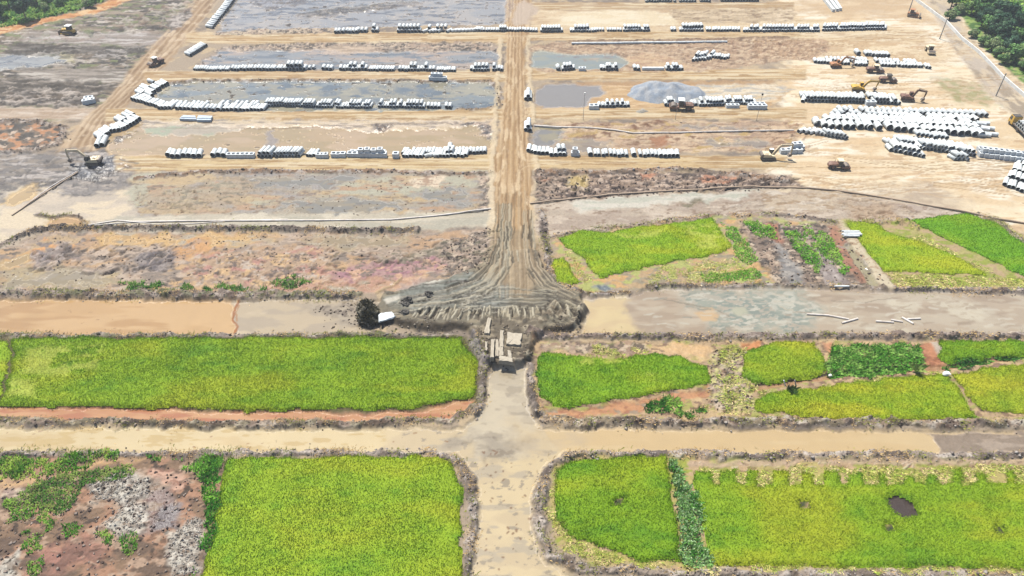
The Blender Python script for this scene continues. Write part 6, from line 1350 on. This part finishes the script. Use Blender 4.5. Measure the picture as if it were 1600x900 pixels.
def slab(label, q, z, h, mat=M_SLAB, name="mud_slab", cat="mud slab", up=.42):
    """a cut block with these top corners (photo pixels), its top at height z"""
    for _ in range(3):
        P = [ground(x, y, z) for x, y in q]
        z = float(np.max(zat([p[0] for p in P] + [sum(p[0] for p in P) / 4], [p[1] for p in P] + [sum(p[1] for p in P) / 4]))) + up
    P = [ground(x, y, z) for x, y in q]
    cx, cy = sum(p[0] for p in P) / len(P), sum(p[1] for p in P) / len(P)
    n = 5; top = []
    for i in range(4):
        for k in range(n):
            a, b = np.array(P[i]), np.array(P[(i + 1) % 4]); p = a + (b - a) * k / n
            p = p + np.array((random.gauss(0, .065), random.gauss(0, .065)))
            top.append((p[0] - cx, p[1] - cy))
    m = len(top)
    v = [(x, y, 0 + random.gauss(0, .05)) for x, y in top] + [(x * 1.08 + random.gauss(0, .05), y * 1.08 + random.gauss(0, .05), -h) for x, y in top] + [(0, 0, .03)]
    f = [(k, (k + 1) % m, 2 * m) for k in range(m)] + [((k + 1) % m, k, k + m, (k + 1) % m + m) for k in range(m)] + [tuple(range(2 * m - 1, m - 1, -1))]
    o = MB().add(v, f).build(name, mat); o.location = (cx, cy, z)
    return tag(o, label, cat)
slab("widest pale flat block on the central mud heap", [(791, 537), (813, 539), (815, 521), (793, 519)], 2.00, 1.2)
slab("L-shaped pale block's front part at the foot of the central mud heap", [(780, 563), (801, 565), (800, 557), (780, 555)], 1.60, .9)
slab("pale upright strip rising from the front block on the central mud heap", [(780, 555), (787, 555), (786, 542), (779, 543)], 1.65, .9)
slab("short pale strip on the right of the front block on the central mud heap", [(794, 557), (800, 557), (797, 547), (793, 547)], 1.60, .9)
slab("tall narrow pale strip at the left of the central mud heap", [(766, 558), (772, 558), (773, 530), (768, 530)], 1.70, 1.0)
slab("brownish narrow strip second from left on the central mud heap", [(774, 556), (779, 556), (779, 530), (775, 530)], 1.75, 1.0, M_CONC2 if False else M_SLAB)
slab("pale strip behind the widest block on the central mud heap", [(780, 542), (787, 541), (787, 516), (781, 516)], 1.95, 1.1)
slab("pale leaning strip above the left end of the central mud heap", [(756, 520), (764, 521), (767, 497), (762, 496)], 1.90, 1.0)
slab("small thin pale splinter at the far left of the central mud heap", [(758, 546), (761, 547), (761, 534), (758, 533)], .9, .7)
slab("bright white flat slab beside the big dark brush heap", [(593, 502), (618, 494), (612, 487), (591, 490)], 1.65, .3, M_CONC2, "white_slab", "slab", up=.08)
# sacks, plants, sticks by the ditch
def sack(label, px, py, sx, sy, sz):
    t = MB(); n1, n2 = 14, 7; v = []
    for j in range(n2):
        for i in range(n1):
            a, b = 2 * math.pi * i / n1, -math.pi / 2 + math.pi * j / (n2 - 1)
            k = 1 + .18 * math.sin(a * 3 + j) + random.gauss(0, .04)
            v.append((sx * k * math.cos(b) ** .6 * math.cos(a) if abs(math.cos(b)) > 1e-6 else 0, sy * k * abs(math.cos(b)) ** .6 * math.sin(a), sz * (1 + math.sin(b)) * .5))
    f = [(j * n1 + i, j * n1 + (i + 1) % n1, (j + 1) * n1 + (i + 1) % n1, (j + 1) * n1 + i) for j in range(n2 - 1) for i in range(n1)]
    o = t.add(v, f).build("white_sack", M_WHT, None, True); x, y = ground(px, py); o.location = (x, y, float(zat(x, y)[0]) + .25)
    tag(o, label, "sack")
sack("large white sack where the ditch meets the orange path at right", 1477, 587, .75, .5, .8)
sack("small white sack on the ditch bank beside the dark weeds", 1297, 587, .36, .3, .55)
def stick(label, px, py, dx, h, mat):
    x, y = ground(px, py); z = float(zat(x, y)[0])
    tag(MB().cyl((x, y, z - .1), (x + dx, y + .2, z + h), .14, .10, n=8).build("leaning_stick", mat), label, "stick")
stick("short white post leaning left beside the dark tuft in the ditch", 1228, 602, -.6, 1.3, M_WHT)
stick("short brown stick leaning in the ditch right of the white post", 1244, 602, -.5, 1.2, M_POLE)
def plant(label, px, py, n, h, c, c2, rx=.4):
    t = thing("leafy_plant", label, "plant", px, py)
    rr = rng.random(n) * rx; aa = rng.random(n) * 6.28
    P = np.c_[rr * np.cos(aa), rr * np.sin(aa), np.zeros(n)]
    cc = green(c) + (green(c2) - green(c)) * rng.random((n, 1))
    V, F, C_ = blade_mesh(P, h * rng.uniform(.55, 1.1, n), rng.uniform(.12, .24, n), rng.uniform(.2, 1.0, n), cc)
    mesh_np("leaves", V, F, M_WEED, t, col=C_)
    MB().cyl((0, 0, -.1), (.05, 0, h * .35), .1, .05, n=8).build("stem", M_BARK, t)
plant("spiky big-leaved plant at the end of the dark weeds by the orange path", 1432, 582, 60, 2.3, (96, 150, 60), (150, 190, 100))
plant("dark tuft in the ditch under the white post", 1236, 612, 140, 1.2, (44, 84, 32), (80, 120, 50), .8)

# ------------------------------------------------------------------ trees
M_LEAF = attr_mat("tree_leaves", .6, .15, var=.15, vscale=.5, transl=.25)
def tree_proto(seed, h, rx, rz, c, c2, n=2600, lobes=16):
    r_ = np.random.default_rng(seed); rd = random.Random(seed)
    ctr = np.array((0, 0, h - rz))
    cl = []
    for k in range(lobes):
        d = r_.normal(size=3); d /= np.linalg.norm(d); d[2] = d[2] * .8 + .1
        cl.append(ctr + d * np.array((rx, rx, rz)) * r_.uniform(.45, .95))
    cl = np.array(cl); rad = r_.uniform(.26, .5, lobes) * rx
    k = r_.integers(0, lobes, n)
    d = r_.normal(size=(n, 3)); d /= np.linalg.norm(d, axis=1)[:, None]
    p = cl[k] + d * (rad[k] * r_.uniform(.55, 1.08, n))[:, None] * np.array((1, 1, .8))
    p[:, 2] = np.maximum(p[:, 2], .6)
    s = r_.uniform(.28, .62, n)
    nrm = d + r_.normal(size=(n, 3)) * .7; nrm[:, 2] += .4; nrm /= np.linalg.norm(nrm, axis=1)[:, None]
    a = np.cross(nrm, r_.normal(size=(n, 3))); a /= np.linalg.norm(a, axis=1)[:, None]; b = np.cross(nrm, a)
    V = np.stack([p - a * s[:, None], p + b * s[:, None] * .6, p + a * s[:, None], p - b * s[:, None] * .6], 1).reshape(-1, 3)
    F = np.arange(4 * n).reshape(n, 4)
    tone = r_.random(lobes)[k][:, None]
    cc = (green(c) + (green(c2) - green(c)) * tone) * np.array((.95, 1.0, 1.5)) * r_.uniform(.8, 2.0, (n, 1))
    crown = mesh_np("crown", V, F, M_LEAF, col=np.repeat(cc, 4, 0), link=False).data
    m = MB().cyl((0, 0, -.4), (.1, .05, h * .45), .26, .17, n=8)
    for q in cl[:7]: m.cyl((.08, .04, h * rd.uniform(.25, .45)), tuple(q), .11, .04, n=6)
    return crown, m.mesh("trunk", M_BARK)
TP = [tree_proto(1, 8.5, 3.2, 3.2, (46, 92, 34), (84, 128, 50)), tree_proto(2, 6.5, 3.0, 2.4, (64, 112, 44), (108, 146, 66)),
      tree_proto(3, 7.5, 3.6, 2.8, (38, 78, 42), (70, 108, 62)), tree_proto(4, 4.0, 2.4, 1.8, (84, 128, 56), (134, 160, 88), 1800, 12), tree_proto(5, 10, 3.4, 4.2, (36, 74, 38), (62, 98, 50), 3200, 20)]
def tree(k, px, py, s, label, group=None, name="leafy_tree", cat="tree"):
    t = thing(name, label, cat, px, py, random.uniform(0, 360), group, scale=s)
    for nm, me in zip(("crown", "trunk"), TP[k]):
        o = bpy.data.objects.new(nm, me); root_col.objects.link(o); o.parent = t
random.seed(41)
KIND = ["tall dark green", "mid green bushy", "dark bluish green", "pale green low", "very dark tall"]
RW = [(1462, -30), (1760, -30), (1760, 120), (1600, 118), (1562, 98), (1520, 60), (1478, 34)]
def inp(p, poly):
    c = False
    for i in range(len(poly)):
        (x0, y0), (x1, y1) = poly[i], poly[(i + 1) % len(poly)]
        if (y0 > p[1]) != (y1 > p[1]) and p[0] < (p[1] - y0) * (x1 - x0) / (y1 - y0) + x0: c = not c
    return c
got = []
for _ in range(6000):
    p = (random.uniform(1455, 1720), random.uniform(-30, 125))
    if not inp(p, RW) or (1566 < p[0] < 1640 and p[1] < 46) or (1484 < p[0] < 1524 and 30 < p[1] < 52): continue
    if any(((p[0] - q[0]) / 13) ** 2 + ((p[1] - q[1]) / 7.5) ** 2 < 1 for q in got): continue
    got.append(p)
    if len(got) >= 120: break
for p in got:
    low_ = p[1] > 88 or p[0] - 1462 < p[1] * 1.1 + 14
    k = 3 if low_ and random.random() < .75 else random.choice((0, 1, 2, 2, 4, 0))
    tree(k, p[0], p[1], random.uniform(.75, 1.15), KIND[k] + " tree in the wood beyond the white wall at the right", "trees beyond the white wall: " + KIND[k])
LW = [(-160, -30), (215, -30), (205, -6), (150, 2), (60, 24), (0, 36), (-160, 70)]
got = []
for _ in range(6000):
    p = (random.uniform(-150, 210), random.uniform(-30, 60))
    if not inp(p, LW) or any(((p[0] - q[0]) / 14) ** 2 + ((p[1] - q[1]) / 8) ** 2 < 1 for q in got) or abs(p[0] - 42) < 16 and abs(p[1] - 30) < 14: continue
    got.append(p)
    if len(got) >= 60: break
for p in got:
    k = 3 if p[0] > 60 and p[1] > 2 else random.choice((0, 1, 0, 1, 2))
    tree(k, p[0], p[1], random.uniform(.7, 1.1), KIND[k] + " tree in the wood beyond the orange strip at the left", "trees beyond the orange strip: " + KIND[k])
tree(4, 42, 31, 1.05, "largest dark tree at the edge of the left wood, touching the orange strip")
tree(3, 141, 11, .9, "lone round bush on the orange strip at the top left", None, "round_bush", "bush")
for p in ((1330, -1),): pass

# ------------------------------------------------------------------ thin haze in the air
hz = MB().box(-7000, 7000, -1200, 3900, -3, 108)
m, nt, b, N, L = new_mat("haze_air")
nt.nodes.remove(b)
pv = N("ShaderNodeVolumePrincipled")
pv.inputs["Color"].default_value = (.86, .92, 1.0, 1); pv.inputs["Density"].default_value = HAZE; pv.inputs["Anisotropy"].default_value = .2
L(pv.outputs[0], nt.nodes["Material Output"].inputs["Volume"])
tag(hz.build("haze", m), "thin pale haze over the whole site", "haze", kind="stuff")
